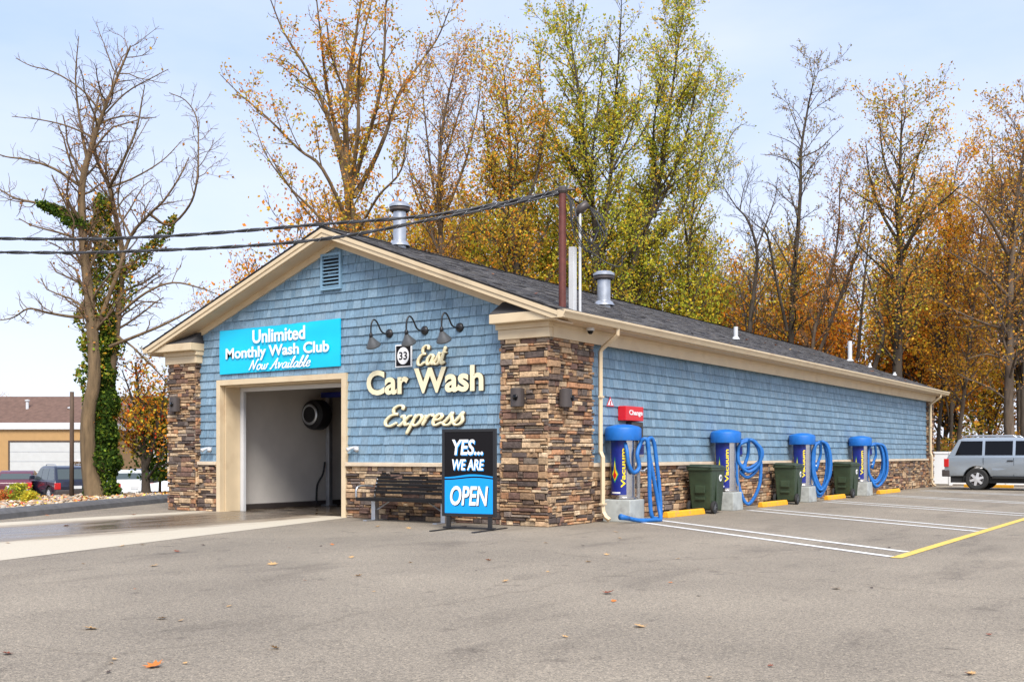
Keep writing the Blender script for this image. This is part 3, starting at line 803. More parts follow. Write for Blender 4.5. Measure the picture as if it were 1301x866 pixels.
for (x, y, h, r) in ((-1.3, 11.7, 0.36, 0.06), (-3.3, 28.8, 0.85, 0.09), (-2.5, 28.9, 0.2, 0.05), (-1.5, 28.9, 0.14, 0.05)):
    f = MB(); z = roof_z(x)
    f.lathe([(r, z - 0.05), (r, z + h), (r * .8, z + h)], 12, o=(x, y, 0)); f.lathe([(r * 2, z + 0.01), (r * 1.1, z + 0.09)], 12, o=(x, y, 0))
    f.build('vent_pipe', M['white_metal'], ROOF, auto=40)
MX, MY = 0.05, 0.40
mast = MB(); mast.lathe([(0.068, 3.75), (0.068, 6.08), (0.001, 6.09)], 14, o=(MX, MY, 0))
MAST = mast.build('service_mast', M['rust'], BLD, auto=40)
mk = MB(); mk.lathe([(0.075, 6.03), (0.1, 6.07), (0.1, 6.13), (0.06, 6.16), (0.001, 6.16)], 12, o=(MX, MY, 0)); mk.tube([(MX - 0.1, MY - .1, 6.1), (MX + 0.2, MY + .1, 6.1)], 0.025, 6); mk.build('mast_cap', M['bronze'], MAST)
CX_, CY_ = 0.1, 0.68
cd = MB(); cd.box((CX_ - 0.055, CY_ - 0.055, 3.8), (CX_ + 0.055, CY_ + 0.055, 5.1)); cd.tube([(CX_ + 0.12, CY_ + 0.06, 3.8), (CX_ + 0.12, CY_ + 0.06, 5.75)], 0.026, 10)
CON = cd.build('conduit', M['white_metal'], BLD, bevel=0.012)
wh = MB(); wh.tube([(CX_ + .05, CY_ + .05, 5.68), (CX_ + .12, CY_ + .08, 5.80), (CX_ + .24, CY_ + .14, 5.90)], [0.05, 0.085, 0.075], 10)
wh.build('weatherhead', M['bronze'], CON, smooth=True)
wr = MB()
for k in range(6):
    a = rng.uniform(-.13, .13); b = rng.uniform(-.2, .2)
    wr.tube(crom([(MX, MY, 6.1), (MX + .12, MY + .1 + a, 5.9), (MX + .2 + a, MY + .1, 5.45 + b), (CX_ + .3 + a, CY_ + .1 + b, 5.05 + a), (CX_ + .5 + b, CY_ + .2, 5.25 + a), (CX_ + .45 + a, CY_ + .16, 5.6), (CX_ + .24, CY_ + .14, 5.86)], 5), 0.010, 5)
wr.tube(crom([(CX_ + .25, CY_ + .1, 5.05), (CX_ + .55, CY_ + .3, 4.8), (CX_ + .8, CY_ + .35, 4.72), (CX_ + .84, CY_ + .36, 4.9)], 5), 0.012, 5)
wr.build('service_wires', M['cable'], CON, smooth=True)

# ------------------------------------------------------------------ things on the front wall
FRONT = ((0, W - 0.03, 0), EX, (0, 0, 1), NY)
b = MB()                                     # vinyl banner, slightly slack
nx, nz = 24, 8
for j in range(nz + 1):
    for i in range(nx + 1):
        fx_, fz = i / nx, j / nz
        sag = -0.03 * math.sin(math.pi * fx_) * (fz > 0.99)
        rip = 0.02 + 0.010 * math.sin(9 * fx_ + 3 * fz) * math.sin(math.pi * fz) + 0.02 * math.exp(-((fx_ - .8) ** 2 / .02 + (fz - .85) ** 2 / .02))
        b.v.append((-8.9 + 3.74 * fx_, W - 0.035 - rip, 3.11 + 0.99 * fz + 0.02 * fx_ + sag))
for j in range(nz):
    for i in range(nx):
        q = j * (nx + 1) + i; b.f.append((q, q + 1, q + nx + 2, q + nx + 1)); b.m.append(0); b.c.append((1, 1, 1))
b.add([(-8.9, W - .031, 3.11), (-5.16, W - .031, 3.13), (-5.16, W - .031, 4.12), (-8.9, W - .031, 4.10)], [(0, 1, 2, 3)])
BAN = tag(b.build('banner', M['cyan'], smooth=True, fix=False), 'bright cyan vinyl banner offering a monthly wash club, hung above the bay door', 'banner')
t = MB(); fr_ = ((0, W - 0.083, 0), EX, (0, 0, 1), NY)
put_text(t, 'Unlimited', (-7.78, 3.745, -6.15, 4.04), fr_, 0.006, bold=0.025)
put_text(t, 'Monthly Wash Club', (-8.66, 3.37, -5.45, 3.685), fr_, 0.006, bold=0.025)
t.build('lettering', M['white'], BAN)
t = MB(); put_script(t, 'Now Available', (-7.9, 3.16, -6.0, 3.40), fr_, 0.008, pen=0.12); t.build('script_lettering', M['white'], BAN)

t = MB(); put_text(t, 'Car Wash', (-4.40, 2.49, -1.47, 2.99), FRONT, 0.06, bold=0.03, m=0, side=1)
tag(t.build('raised_letters', [M['letter'], M['letter_side']]), 'large upright cream raised letters reading Car Wash on the blue gable wall', 'sign')
def script_sign(word, box, pen, label):
    s_ = MB(); put_script(s_, word, box, FRONT, 0.06, pen=pen, slant=0.3)
    o = s_.build('raised_letters', M['letter'], smooth=True)
    d = MB(); put_script(d, word, (box[0] + .012, box[1] - .015, box[2] + .012, box[3] - .015), ((0, W - 0.012, 0), EX, (0, 0, 1), NY), 0.03, pen=pen, slant=0.3, grow=0.006)
    d.build('letter_backing', M['letter_side'], o, smooth=True)
    return tag(o, label, 'sign')
script_sign('East', (-3.08, 3.04, -2.36, 3.42), 0.145, 'small cream script letters reading East beside the square route sign')
script_sign('Express', (-3.92, 1.70, -1.97, 2.27), 0.165, 'large cream script letters reading Express above the bench')
rs = thing('route_sign', 'square black and white route 33 sign mounted on the blue wall', 'sign', (-3.45, W - 0.03, 3.25))
MB().box((-.21, -.03, -.225), (.21, 0, .225)).build('sign_border', M['white'], rs, bevel=0.006)
MB().box((-.185, -.034, -.2), (.185, -.0305, .2)).build('sign_face', M['signblack'], rs)
d = MB(); d.prism([(0.15 * math.cos(a * math.pi / 16), 0.17 * math.sin(a * math.pi / 16)) for a in range(32)], (0, -.0345, 0), EX, (0, 0, 1), NY, 0.003); d.build('sign_disc', M['white'], rs)
d = MB(); put_text(d, '33', (-.105, -.08, .105, .08), ((0, -.038, 0), EX, (0, 0, 1), NY), 0.003, bold=0.02); d.build('numerals', M['signblack'], rs)

def gooseneck(x, label, z=3.72):
    g_ = thing('gooseneck_lamp', label, 'lamp', (x, W - 0.02, z), 0, 'gooseneck lamps over the wall lettering')
    p = MB(); p.lathe([(0.001, -.06), (.05, -.055), (.085, -.03), (.09, 0)], 18, axis='y'); p.build('wall_plate', M['black'], g_, smooth=True)
    a = MB(); a.tube(crom([(0, -.04, 0), (-.02, -.13, -.01), (-.03, -.22, .03), (-.04, -.29, .14), (-.05, -.35, .22), (-.06, -.42, .23), (-.07, -.47, .14), (-.07, -.48, -0.02), (-.07, -.48, -.1)], 5), 0.017, 8)
    a.lathe([(.022, -.1), (.036, -.085), (.036, -.03), (.02, -.01)], 12, o=(-.07, -.48, -.02)); a.build('arm', M['black'], g_, smooth=True)
    sh = MB(); prof = [(.035, .0), (.05, -.03), (.085, -.09), (.145, -.175), (.15, -.2), (.142, -.198), (.08, -.1), (.02, -.03)]
    sh.lathe(prof, 20)
    o = sh.build('lamp_shade', M['lampshade'], g_, smooth=True); o.location = (-.07, -.48, -.11); o.rotation_euler = (R(32), R(8), 0)
    return g_
gooseneck(-3.84, 'black gooseneck lamp left of the route 33 sign, its shade over plain shingles')
gooseneck(-2.93, 'black gooseneck lamp whose shade hangs in front of the route 33 sign')
gooseneck(-2.07, 'black gooseneck lamp whose shade covers the end of the word East')

def sconce(loc, rz, label):
    s_ = thing('wall_sconce', label, 'wall lamp', loc, rz, 'bronze wall sconces on the stone piers')
    b_ = MB(); b_.box((-.13, -.06, -.16), (.13, 0, .16)); b_.build('back_plate', M['bronze'], s_, bevel=0.01)
    c_ = MB(); c_.lathe([(.115, -.17), (.125, -.16), (.125, .16), (.115, .17)], 12, axis='z', o=(0, -.05, 0), a0=math.pi, a1=2 * math.pi)
    c_.lathe([(.001, -.17), (.115, -.17)], 12, o=(0, -.05, 0), a0=math.pi, a1=2 * math.pi); c_.lathe([(.001, .17), (.115, .17)], 12, o=(0, -.05, 0), a0=math.pi, a1=2 * math.pi)
    c_.build('cover', M['bronze'], s_, auto=40)
    d_ = MB(); d_.lathe([(.001, -.022), (.05, -.018), (.055, 0)], 14, axis='y', o=(.04, -.175, 0)); d_.build('lens', M['glass'], s_, smooth=True)
    return s_
sconce((-0.6, -.05, 2.33), 0, 'bronze wall sconce on the face of the stone pier behind the open sign')
sconce((0.05, 0.42, 2.32), R(90), 'bronze wall sconce round the corner on the parking side of the stone pier')
sconce((-10.24, -.05, 2.46), 0, 'bronze wall sconce on the far stone pier left of the bay door')
for x, lb in ((-9.25, 'small white twin floodlight on the blue wall left of the bay door'), (-4.72, 'small white twin floodlight on the blue wall between bay door and bench')):
    f = thing('floodlight', lb, 'floodlight', (x, W - .03, 1.42))
    MB().box((-.06, -.04, -.03), (.06, 0, .05)).build('bracket', M['white_metal'], f, bevel=0.01)
    for sx in (-1, 1):
        h = MB(); h.tube([(sx * .05, -.04, .03), (sx * .1, -.09, .0), (sx * .13, -.15, -.03)], [.02, .03, .05], 10); h.build('lamp_head', M['white_metal'], f, smooth=True)
cm = thing('security_camera', 'small dark dome camera under the cream eave above the stone pier', 'camera', (0.2, 1.15, 3.66))
cm_ = MB(); cm_.lathe([(.075, 0), (.075, -.05), (.06, -.055)], 16); cm_.build('housing', M['white_metal'], cm, smooth=True)
cm_ = MB(); cm_.lathe([(.06, -.05), (.052, -.09), (.03, -.115), (.001, -.12)], 16); cm_.build('dome', M['glass'], cm, smooth=True)

# dryer blower on its post just inside the bay
dr = thing('dryer_blower', 'round black dryer blower on a grey post inside the wash bay', 'blower', (-8.86, 3.55, 0.01))
d = MB(); d.box((-.06, -.06, 0), (.06, .06, 2.85)); d.box((-.15, -.15, 0), (.15, .15, .02)); d.build('post', M['galv'], dr, bevel=0.008)
d = MB(); d.lathe([(.001, -.28), (.22, -.28), (.27, -.22), (.36, -.2), (.38, -.14), (.38, .1), (.3, .16), (.001, .17)], 24, axis='y', o=(.05, -.45, 2.28)); d.build('housing', M['black'], dr, auto=35)
d = MB(); d.lathe([(.2, -.30), (.235, -.31), (.26, -.29), (.26, -.27), (.2, -.27)], 24, axis='y', o=(.05, -.45, 2.28)); d.build('intake_ring', M['galv'], dr, auto=35)
d = MB(); d.box((-.05, -.25, 2.72), (1.8, -.1, 2.85)); d.build('arm', M['navy'], dr, bevel=0.01)
hs = MB(); hs.tube(crom([(-.2, -.25, .02), (-.22, -.2, .5), (-.1, -.12, .8), (-.05, -.1, 1.1)], 5), 0.025, 8); hs.build('hose', M['blackrub'], dr, smooth=True)

# ------------------------------------------------------------------ bench and open sign
be = thing('bench', 'dark slatted metal bench standing against the stone base', 'bench', (-3.0, -0.28, 0))
BW = 1.12
st = MB()
for k in range(6): st.box((-BW, -.25 + k * .085, .43), (BW, -.18 + k * .085, .455))
st.box((-BW, -.29, .395), (BW, -.252, .458))
st.build('seat', M['bench'], be, bevel=0.008)
bk = MB()
for k in range(6):
    z = .52 + k * .075; y = .24 + k * .022
    bk.box((-BW, y, z), (BW, y + .016, z + .054))
bk.build('backrest', M['bench'], be, bevel=0.006)
for sx in (-1, 1):
    a = MB(); a.tube(crom([(sx * BW, .22, .66), (sx * BW, .0, .68), (sx * BW, -.2, .67), (sx * BW, -.27, .6), (sx * BW, -.27, .45)], 5), 0.022, 8); a.tube([(sx * BW, .26, .43), (sx * BW, .4, 1.0)], 0.02, 6); a.build('armrest', M['galv'], be, smooth=True)
    l = MB(); l.box((sx * .87 - .05, -.06, 0.02), (sx * .87 + .05, .06, .42)); l.box((sx * .87 - .05, -.3, 0), (sx * .87 + .05, .3, .022)); l.build('leg', M['galv'], be, bevel=0.006)
    br = MB(); br.tube([(sx * .81, -.0, .22), (sx * .45, 0, .41)], 0.014, 6); br.build('brace', M['galv'], be)

# spring-foot poster stand
p0 = at(563, 18.4); p1 = at(630, 17.95)
ang = math.atan2(p1[1] - p0[1], p1[0] - p0[0])
PW = math.hypot(p1[0] - p0[0], p1[1] - p0[1]) / 2
sg_ = thing('poster_stand', 'black framed stand with a black and blue open poster before the stone pier', 'sign', ((p0[0] + p1[0]) / 2, (p0[1] + p1[1]) / 2, 0), ang)
PW += 0.01
zb, zt = 0.23, 1.74
f = MB()
f.box((-PW, -.03, zb), (-PW + .055, .03, zt)).box((PW - .055, -.03, zb), (PW, .03, zt)).box((-PW + .055, -.03, zb), (PW - .055, .03, zb + .055)).box((-PW + .055, -.03, zt - .055), (PW - .055, .03, zt))
f.build('frame', M['black'], sg_, bevel=0.008)
f = MB()
for sx in (-1, 1): f.box((sx * (PW - .12) - .035, -.025, .05), (sx * (PW - .12) + .035, .025, zb))
f.box((-PW + .02, -.03, .02), (PW - .02, .03, .05))
f.build('base_bar', M['black'], sg_, bevel=0.006)
for sx in (-1, 1):
    l = MB(); l.box((sx * (PW - .12) - .03, -.62, .0), (sx * (PW - .12) + .03, .62, .02)); l.build('foot', M['black'], sg_, bevel=0.004)
MB().box((-PW + .05, -.022, zb + .05), (PW - .05, .022, zt - .05)).build('poster', M['signblack'], sg_)
iw = PW - .056
wave = lambda x, ph=0: 0.02 * math.sin((x / iw) * 2.6 + 0.8 + ph)
NP = 20
zw = zb + .055 + 0.655
poly = [(-iw, zb + .056)] + [(iw, zb + .056)] + [(iw - 2 * iw * k / NP, zw - .06 + wave(iw - 2 * iw * k / NP)) for k in range(NP + 1)]
bl = MB(); bl.prism(poly, (0, -.0225, 0), EX, (0, 0, 1), NY, 0.002)
up = [(-iw + 2 * iw * k / NP, zw - .035 + wave(-iw + 2 * iw * k / NP)) for k in range(NP + 1)]
lo_ = [(x, z + .012 + .026 * (1 - abs(x) / iw * .6)) for x, z in up][::-1]
bl.prism(up + lo_, (0, -.0225, 0), EX, (0, 0, 1), NY, 0.002)
bl.build('blue_field', M['signblue'], sg_)
for (wd, box, sh_) in (('YES...', (-.32, 1.29, .28, 1.56), .16), ('WE ARE', (-.32, 1.03, .30, 1.22), .16), ('OPEN', (-.36, .42, .38, .76), .16)):
    t = MB(); put_text(t, wd, box, ((0, -.0275, 0), EX, (0, 0, 1), NY), 0.002, bold=0.025, shear=sh_); t.build('lettering', M['white'], sg_)
    t = MB(); put_text(t, wd, (box[0] + .014, box[1] - .014, box[2] + .014, box[3] - .014), ((0, -.0248, 0), EX, (0, 0, 1), NY), 0.0022, bold=0.025, shear=sh_)
    t.build('letter_shadow', M['signblue'] if box[1] > .9 else M['signblack'], sg_)

# ------------------------------------------------------------------ along the parking wall
cs = thing('change_sign', 'red box sign reading Change on the blue wall above the first vacuum', 'sign', (-0.08, 3.1, 1.98))
MB().box((0, -.38, 0), (.18, .38, .29)).build('box', M['red'], cs, bevel=0.012)
t = MB(); put_text(t, 'Change', (-.24, .085, .33, .215), ((.182, 0, 0), EY, (0, 0, 1), EX), 0.004, bold=0.02); t.build('lettering', M['white'], cs)
cmx = thing('change_machine', 'dark change machine set in the wall beneath the red sign', 'change machine', (-0.08, 3.3, 1.28))
MB().box((0, -.25, 0), (.14, .25, .68)).build('cabinet', M['bronze'], cmx, bevel=0.012)
MB().box((.141, -.19, .35), (.148, .19, .6)).build('panel', M['glass'], cmx)
ts = MB(); ts.prism([(-.15, 0), (.15, 0), (0, .19)], (-.068, 2.38, 2.25), EY, (0, 0, 1), EX, 0.006); ts.prism([(-.11, .022), (.11, .022), (0, .155)], (-.0615, 2.38, 2.25), EY, (0, 0, 1), EX, 0.003, 1); ts.prism([(-.02, .03), (.02, .03), (.02, .11), (-.02, .11)], (-.058, 2.38, 2.25), EY, (0, 0, 1), EX, 0.002)
tag(ts.build('warning_sticker', [M['red'], M['white']]), 'small red and white triangular sticker on the blue wall by the downspout', 'sticker')

def wrap_text(mb, body, r, a0, a1, z0, z1, m=0, bold=0.03, rot=True):
    """word running up the drum: text x -> height, text y -> angle"""
    V, F = text_geo(body, bold, 0, 0.5)
    mn, mx = V.min(0), V.max(0)
    X = (V[:, 0] - mn[0]) / (mx[0] - mn[0]); Y = (V[:, 1] - mn[1]) / (mx[1] - mn[1]); Z = (V[:, 2] - mn[2]) / (mx[2] - mn[2])
    th = a1 + (a0 - a1) * Y
    rr = r + 0.004 * Z
    mb.add(np.stack([rr * np.cos(th), rr * np.sin(th), z0 + (z1 - z0) * X], 1).tolist(), F, m)
def vacuum(x, y, label, hosepts, hr=0.04):
    v = thing('vacuum_station', label, 'vacuum', (x, y, 0), 0, 'blue capped vacuum stations along the wall')
    p = MB(); p.box((-.29, -.30, 0), (.31, .30, .43)); p.build('pedestal', M['conc'], v, bevel=0.02)
    c = MB(); c.lathe([(.27, .44), (.27, .47), (.235, .48), (.235, 1.60), (.2, 1.64)], 32); c.build('canister', M['chrome'], v, auto=35)
    # printed label over the camera side of the drum
    a0, a1 = R(185), R(314)
    lb = MB(); lb.lathe([(.2375, .52), (.2375, 1.58)], 30, a0=a0, a1=a1); LB = lb.build('label', M['navy'], v, smooth=True, fix=False)
    for (b0, b1) in ((288, 309), (190, 209)):
        t = MB(); wrap_text(t, 'Vacuum', .239, R(b0), R(b1), .66, 1.42); t.build('lettering', M['yellow'], LB)
    for (ri, s_, mm, zc) in ((.2395, 1.0, 'green', .92), (.2415, .78, 'yellow', .92), (.2435, .52, 'red', .90)):
        e = MB(); pts = [(-.2 * s_, 0), (0, -.17 * s_), (.2 * s_, 0), (.07 * s_, .1 * s_), (0, .34 * s_), (-.07 * s_, .1 * s_)]
        q = []
        for i in range(6):
            for k in range(4):
                f_ = k / 4; a_ = pts[i]; b_ = pts[(i + 1) % 6]; q.append((a_[0] + (b_[0] - a_[0]) * f_, a_[1] + (b_[1] - a_[1]) * f_))
        am = R(256)
        e.add([(ri * math.cos(am), ri * math.sin(am), zc)] + [(ri * math.cos(am + w_[0] * 1.9), ri * math.sin(am + w_[0] * 1.9), zc + w_[1]) for w_ in q], [(0, 1 + i, 1 + (i + 1) % 24) for i in range(24)])
        e.build('emblem', M[mm], LB, fix=False)
    w_ = MB(); w_.lathe([(.2398, .545), (.2398, .575)], 16, a0=R(235), a1=R(285)); w_.build('maker_strip', M['white'], LB, smooth=True, fix=False)
    k = MB(); k.lathe([(.30, 1.575), (.345, 1.57), (.355, 1.59), (.355, 1.79), (.345, 1.815), (.3, 1.845), (.15, 1.88), (.001, 1.89)], 36); k.build('cap', M['vblue'], v, auto=30)
    h = MB(); h.box((.2, .16, 1.25), (.26, .38, 1.60)); h.box((.2, .16, .44), (.26, .22, 1.25)); h.build('coin_box', M['chrome'], v, bevel=0.01)
    h = MB(); h.box((.262, .19, 1.3), (.27, .35, 1.5)); h.build('coin_panel', M['navy'], v)
    h = MB(); h.tube([(.12, .16, 1.56), (.3, .4, 1.58), (.42, .55, 1.57)], .02, 6); h.tube([(.1, .16, .98), (.26, .36, .98), (.3, .42, 1.03)], .02, 6); h.build('hose_hook', M['galv'], v)
    pts = crom(hosepts, 8)
    ho = MB()
    sl = np.concatenate([[0], np.cumsum(np.linalg.norm(np.diff(pts, axis=0), axis=1))])
    qq = np.arange(0, sl[-1], .019); pts = np.stack([np.interp(qq, sl, pts[:, k_]) for k_ in range(3)], 1)
    rad = [hr * (1.07 if i % 2 else .9) for i in range(len(pts))]
    ho.tube(pts, rad, 10)
    ho.build('hose', M['hose'], v, smooth=True)
    d_ = np.array(hosepts[-1]) - np.array(hosepts[-2]); d_ = d_ / np.linalg.norm(d_)
    n_ = MB(); e0 = np.array(hosepts[-1]); n_.tube([e0 - d_ * .02, e0 + d_ * .1, e0 + d_ * .22], [hr * 1.1, hr * 1.25, hr * 1.5], 10); n_.build('nozzle', M['hose'], v, smooth=True)
    return v
HA, HB = .42, .55       # hook position
hose1 = [(.15, -.16, 1.52), (.22, -.22, 1.35), (.25, -.2, 1.1), (.3, -.1, .95), (.36, .02, 1.05), (.33, .0, 1.3), (.34, .1, 1.5), (.42, .28, 1.6), (.48, .33, 1.5), (.5, .34, 1.0), (.5, .36, .5), (.52, .4, .12), (.56, .52, .05), (.58, .66, .1), (.55, .68, .6), (.5, .64, 1.2), (.47, .6, 1.52), (.44, .52, 1.62), (.42, .42, 1.5), (.5, .5, .9), (.56, .62, .3), (.66, .5, .045), (.66, .1, .04), (.52, -.3, .05), (.45, -.6, .1)]
def coil(n, w, hts, seed, top=1.6, end=None):
    rr = random.Random(seed); pts = [(.12, .14, 1.5), (.3, .3, 1.62)]
    for i in range(n):
        h_ = hts[i % len(hts)]; ww = w * rr.uniform(.8, 1.15); o = rr.uniform(-.05, .05)
        c = np.array([.36 + o, .38]); d = np.array([.824, .566])
        for (q, z) in ((-.5, top - .08), (-.62, top - .3 * h_), (-.55, top - .7 * h_), (-.05, top - h_), (.5, top - .75 * h_), (.62, top - .35 * h_), (.4, top - .05), (0, top + .03)):
            pts.append((c[0] + d[0] * q * ww + rr.uniform(-.012, .012) + .02 * i, c[1] + d[1] * q * ww + rr.uniform(-.012, .012) - .022 * i, z + rr.uniform(-.02, .02)))
    pts.append((.36, .46, 1.3)); pts.append((.3, .42, 1.06))
    return pts
VAC = [(0.28, 2.28), (0.28, 7.29), (0.28, 12.55), (0.28, 17.98)]
vacuum(*VAC[0], 'vacuum station under the red sign, its blue hose trailing on the ground', [(x_ - .02, y_ - .17 if y_ > .2 else y_, z_) for x_, y_, z_ in hose1])
vacuum(*VAC[1], 'vacuum station with wide hose loops at different heights, just past the nearest bin', coil(4, .46, (.62, .85, 1.45, .72), 2))
vacuum(*VAC[2], 'vacuum station with a bunch of narrow hose loops, just past the middle bin', coil(5, .34, (1.32, 1.45, 1.2, 1.38, 1.28), 3))
vacuum(*VAC[3], 'farthest vacuum station, with one large oval hose coil', coil(5, .48, (1.25, 1.36, 1.12, 1.3, 1.2), 4))

def wheeled_bin(x, y, label, rz=0):
    b_ = thing('wheeled_bin', label, 'bin', (x, y, 0), rz, 'dark green wheeled bins between the vacuums')
    m_ = MB()
    w0, w1, d0, d1 = .235, .29, .29, .37
    V = [(-w0, -d0, .09), (w0, -d0, .09), (w0, d0, .04), (-w0, d0, .04), (-w1, -d1, 1.0), (w1, -d1, 1.0), (w1, d1, 1.0), (-w1, d1, 1.0)]
    m_.add(V, [(3, 2, 1, 0), (0, 1, 5, 4), (1, 2, 6, 5), (2, 3, 7, 6), (3, 0, 4, 7), (4, 5, 6, 7)])
    m_.build('body', M['bin'], b_, bevel=0.035, seg=3, auto=50)
    r_ = MB(); r_.box((-w1 - .02, -d1 - .02, .95), (w1 + .02, d1 + .02, 1.0)); r_.box((w0 + .028, -.1, .12), (w0 + .05, .02, .9))
    r_.box((-.12, -d1 + .005, .45), (.12, -d1 + .03, .62)); r_.box((-.12, -d1 + .015, .3), (.12, -d1 + .04, .36))
    r_.build('rim_band', M['bin'], b_, bevel=0.012)
    l_ = MB(); l_.add([(-w1 - .03, -d1 - .02, 1.005), (w1 + .03, -d1 - .02, 1.005), (w1 + .03, d1 + .04, 1.005), (-w1 - .03, d1 + .04, 1.005), (-w1 + .03, -d1 + .05, 1.085), (w1 - .03, -d1 + .05, 1.085), (w1 - .05, d1 - .05, 1.06), (-w1 + .05, d1 - .05, 1.06)], [(3, 2, 1, 0), (4, 5, 6, 7), (0, 1, 5, 4), (1, 2, 6, 5), (2, 3, 7, 6), (3, 0, 4, 7)])
    l_.build('lid', M['binlid'], b_, bevel=0.02, seg=2, auto=50)
    h_ = MB(); h_.tube([(-.26, -d1 + .02, 1.0), (-.26, -d1 - .11, 1.03), (.26, -d1 - .11, 1.03), (.26, -d1 + .02, 1.0)], .018, 8); h_.build('handle', M['binlid'], b_, smooth=True)
    for sx in (-1, 1):
        t_ = MB(); t_.lathe([(.05, -.03), (.125, -.035), (.14, -.02), (.14, .02), (.125, .035), (.05, .03)], 24, axis='x', o=(sx * .285, -.24, .14)); T = t_.build('wheel', M['blackrub'], b_, auto=35)
        u_ = MB(); u_.lathe([(.001, .03), (.03, .03), (.05, .02)], 16, axis='x', o=(sx * .285 + (.006 if sx > 0 else -.05), -.24, .14))
        for q in range(5):
            a = q * 2 * math.pi / 5; u_.tube([(sx * .31, -.24, .14), (sx * .31, -.24 + .09 * math.cos(a), .14 + .09 * math.sin(a))], .012, 4)
        u_.build('hub', M['lampshade'], T)
    g_ = MB(); n_ = Vector((1, 0, -.055)).normalized()
    frm = ((w1 - .012, .12, .78), (0, 1, 0), (.055, 0, 1), (1, 0, -.055))
    g_.prism([(.075 * math.cos(a * math.pi / 12), .075 * math.sin(a * math.pi / 12)) for a in range(24)], *frm[:1], *frm[1:3], frm[3], .008)
    G = g_.build('round_mark', M['white'], b_)
    g2 = MB(); g2.prism([(.035 * math.cos(a * math.pi / 8), .035 * math.sin(a * math.pi / 8)) for a in range(16)], (w1 - .0035, .13, .785), *frm[1:3], frm[3], .004); g2.build('mark_center', M['bin'], G)
    g3 = MB(); g3.box((-.06, -.352, .83), (.06, -.343, .85)); g3.build('serial_strip', M['white'], b_)
    return b_
wheeled_bin(0.41, 5.91, 'dark green wheeled bin nearest the front, its wheel against the first yellow stop')
wheeled_bin(0.41, 11.13, 'dark green wheeled bin in the middle, between the second and third vacuums', R(4))
wheeled_bin(0.41, 16.09, 'dark green wheeled bin farthest down the wall, just before the last vacuum', R(-3))

def wheel_stop(x, y0, y1, label, rz=0):
    s_ = MB(); L = (y1 - y0) / 2
    prof = [(-.075, 0), (.075, 0), (.055, .10), (.035, .125), (-.035, .125), (-.055, .10)]
    s_.prism(prof, (0, -L, 0), EX, (0, 0, 1), EY, 2 * L)
    o = s_.build('wheel_stop', M['stopyel'], bevel=0.012)
    o.location = (x, (y0 + y1) / 2, 0); o.rotation_euler = (0, 0, rz)
    return tag(o, label, 'wheel stop', 'yellow concrete wheel stops')
wheel_stop(.48, 3.75, 5.5, 'yellow wheel stop between the first vacuum and the nearest bin', R(-1))
wheel_stop(.48, 8.95, 10.7, 'yellow wheel stop between the second vacuum and the middle bin')
wheel_stop(.48, 13.95, 15.66, 'yellow wheel stop between the third vacuum and the last bin', R(1))
wheel_stop(.45, 19.4, 21.9, 'yellow wheel stop past the last vacuum at the far end of the wall')
wx, wy = at(1256, 41.3)
wheel_stop(wx, wy - .9, wy + .9, 'yellow wheel stop seen underneath the silver SUV', R(90))

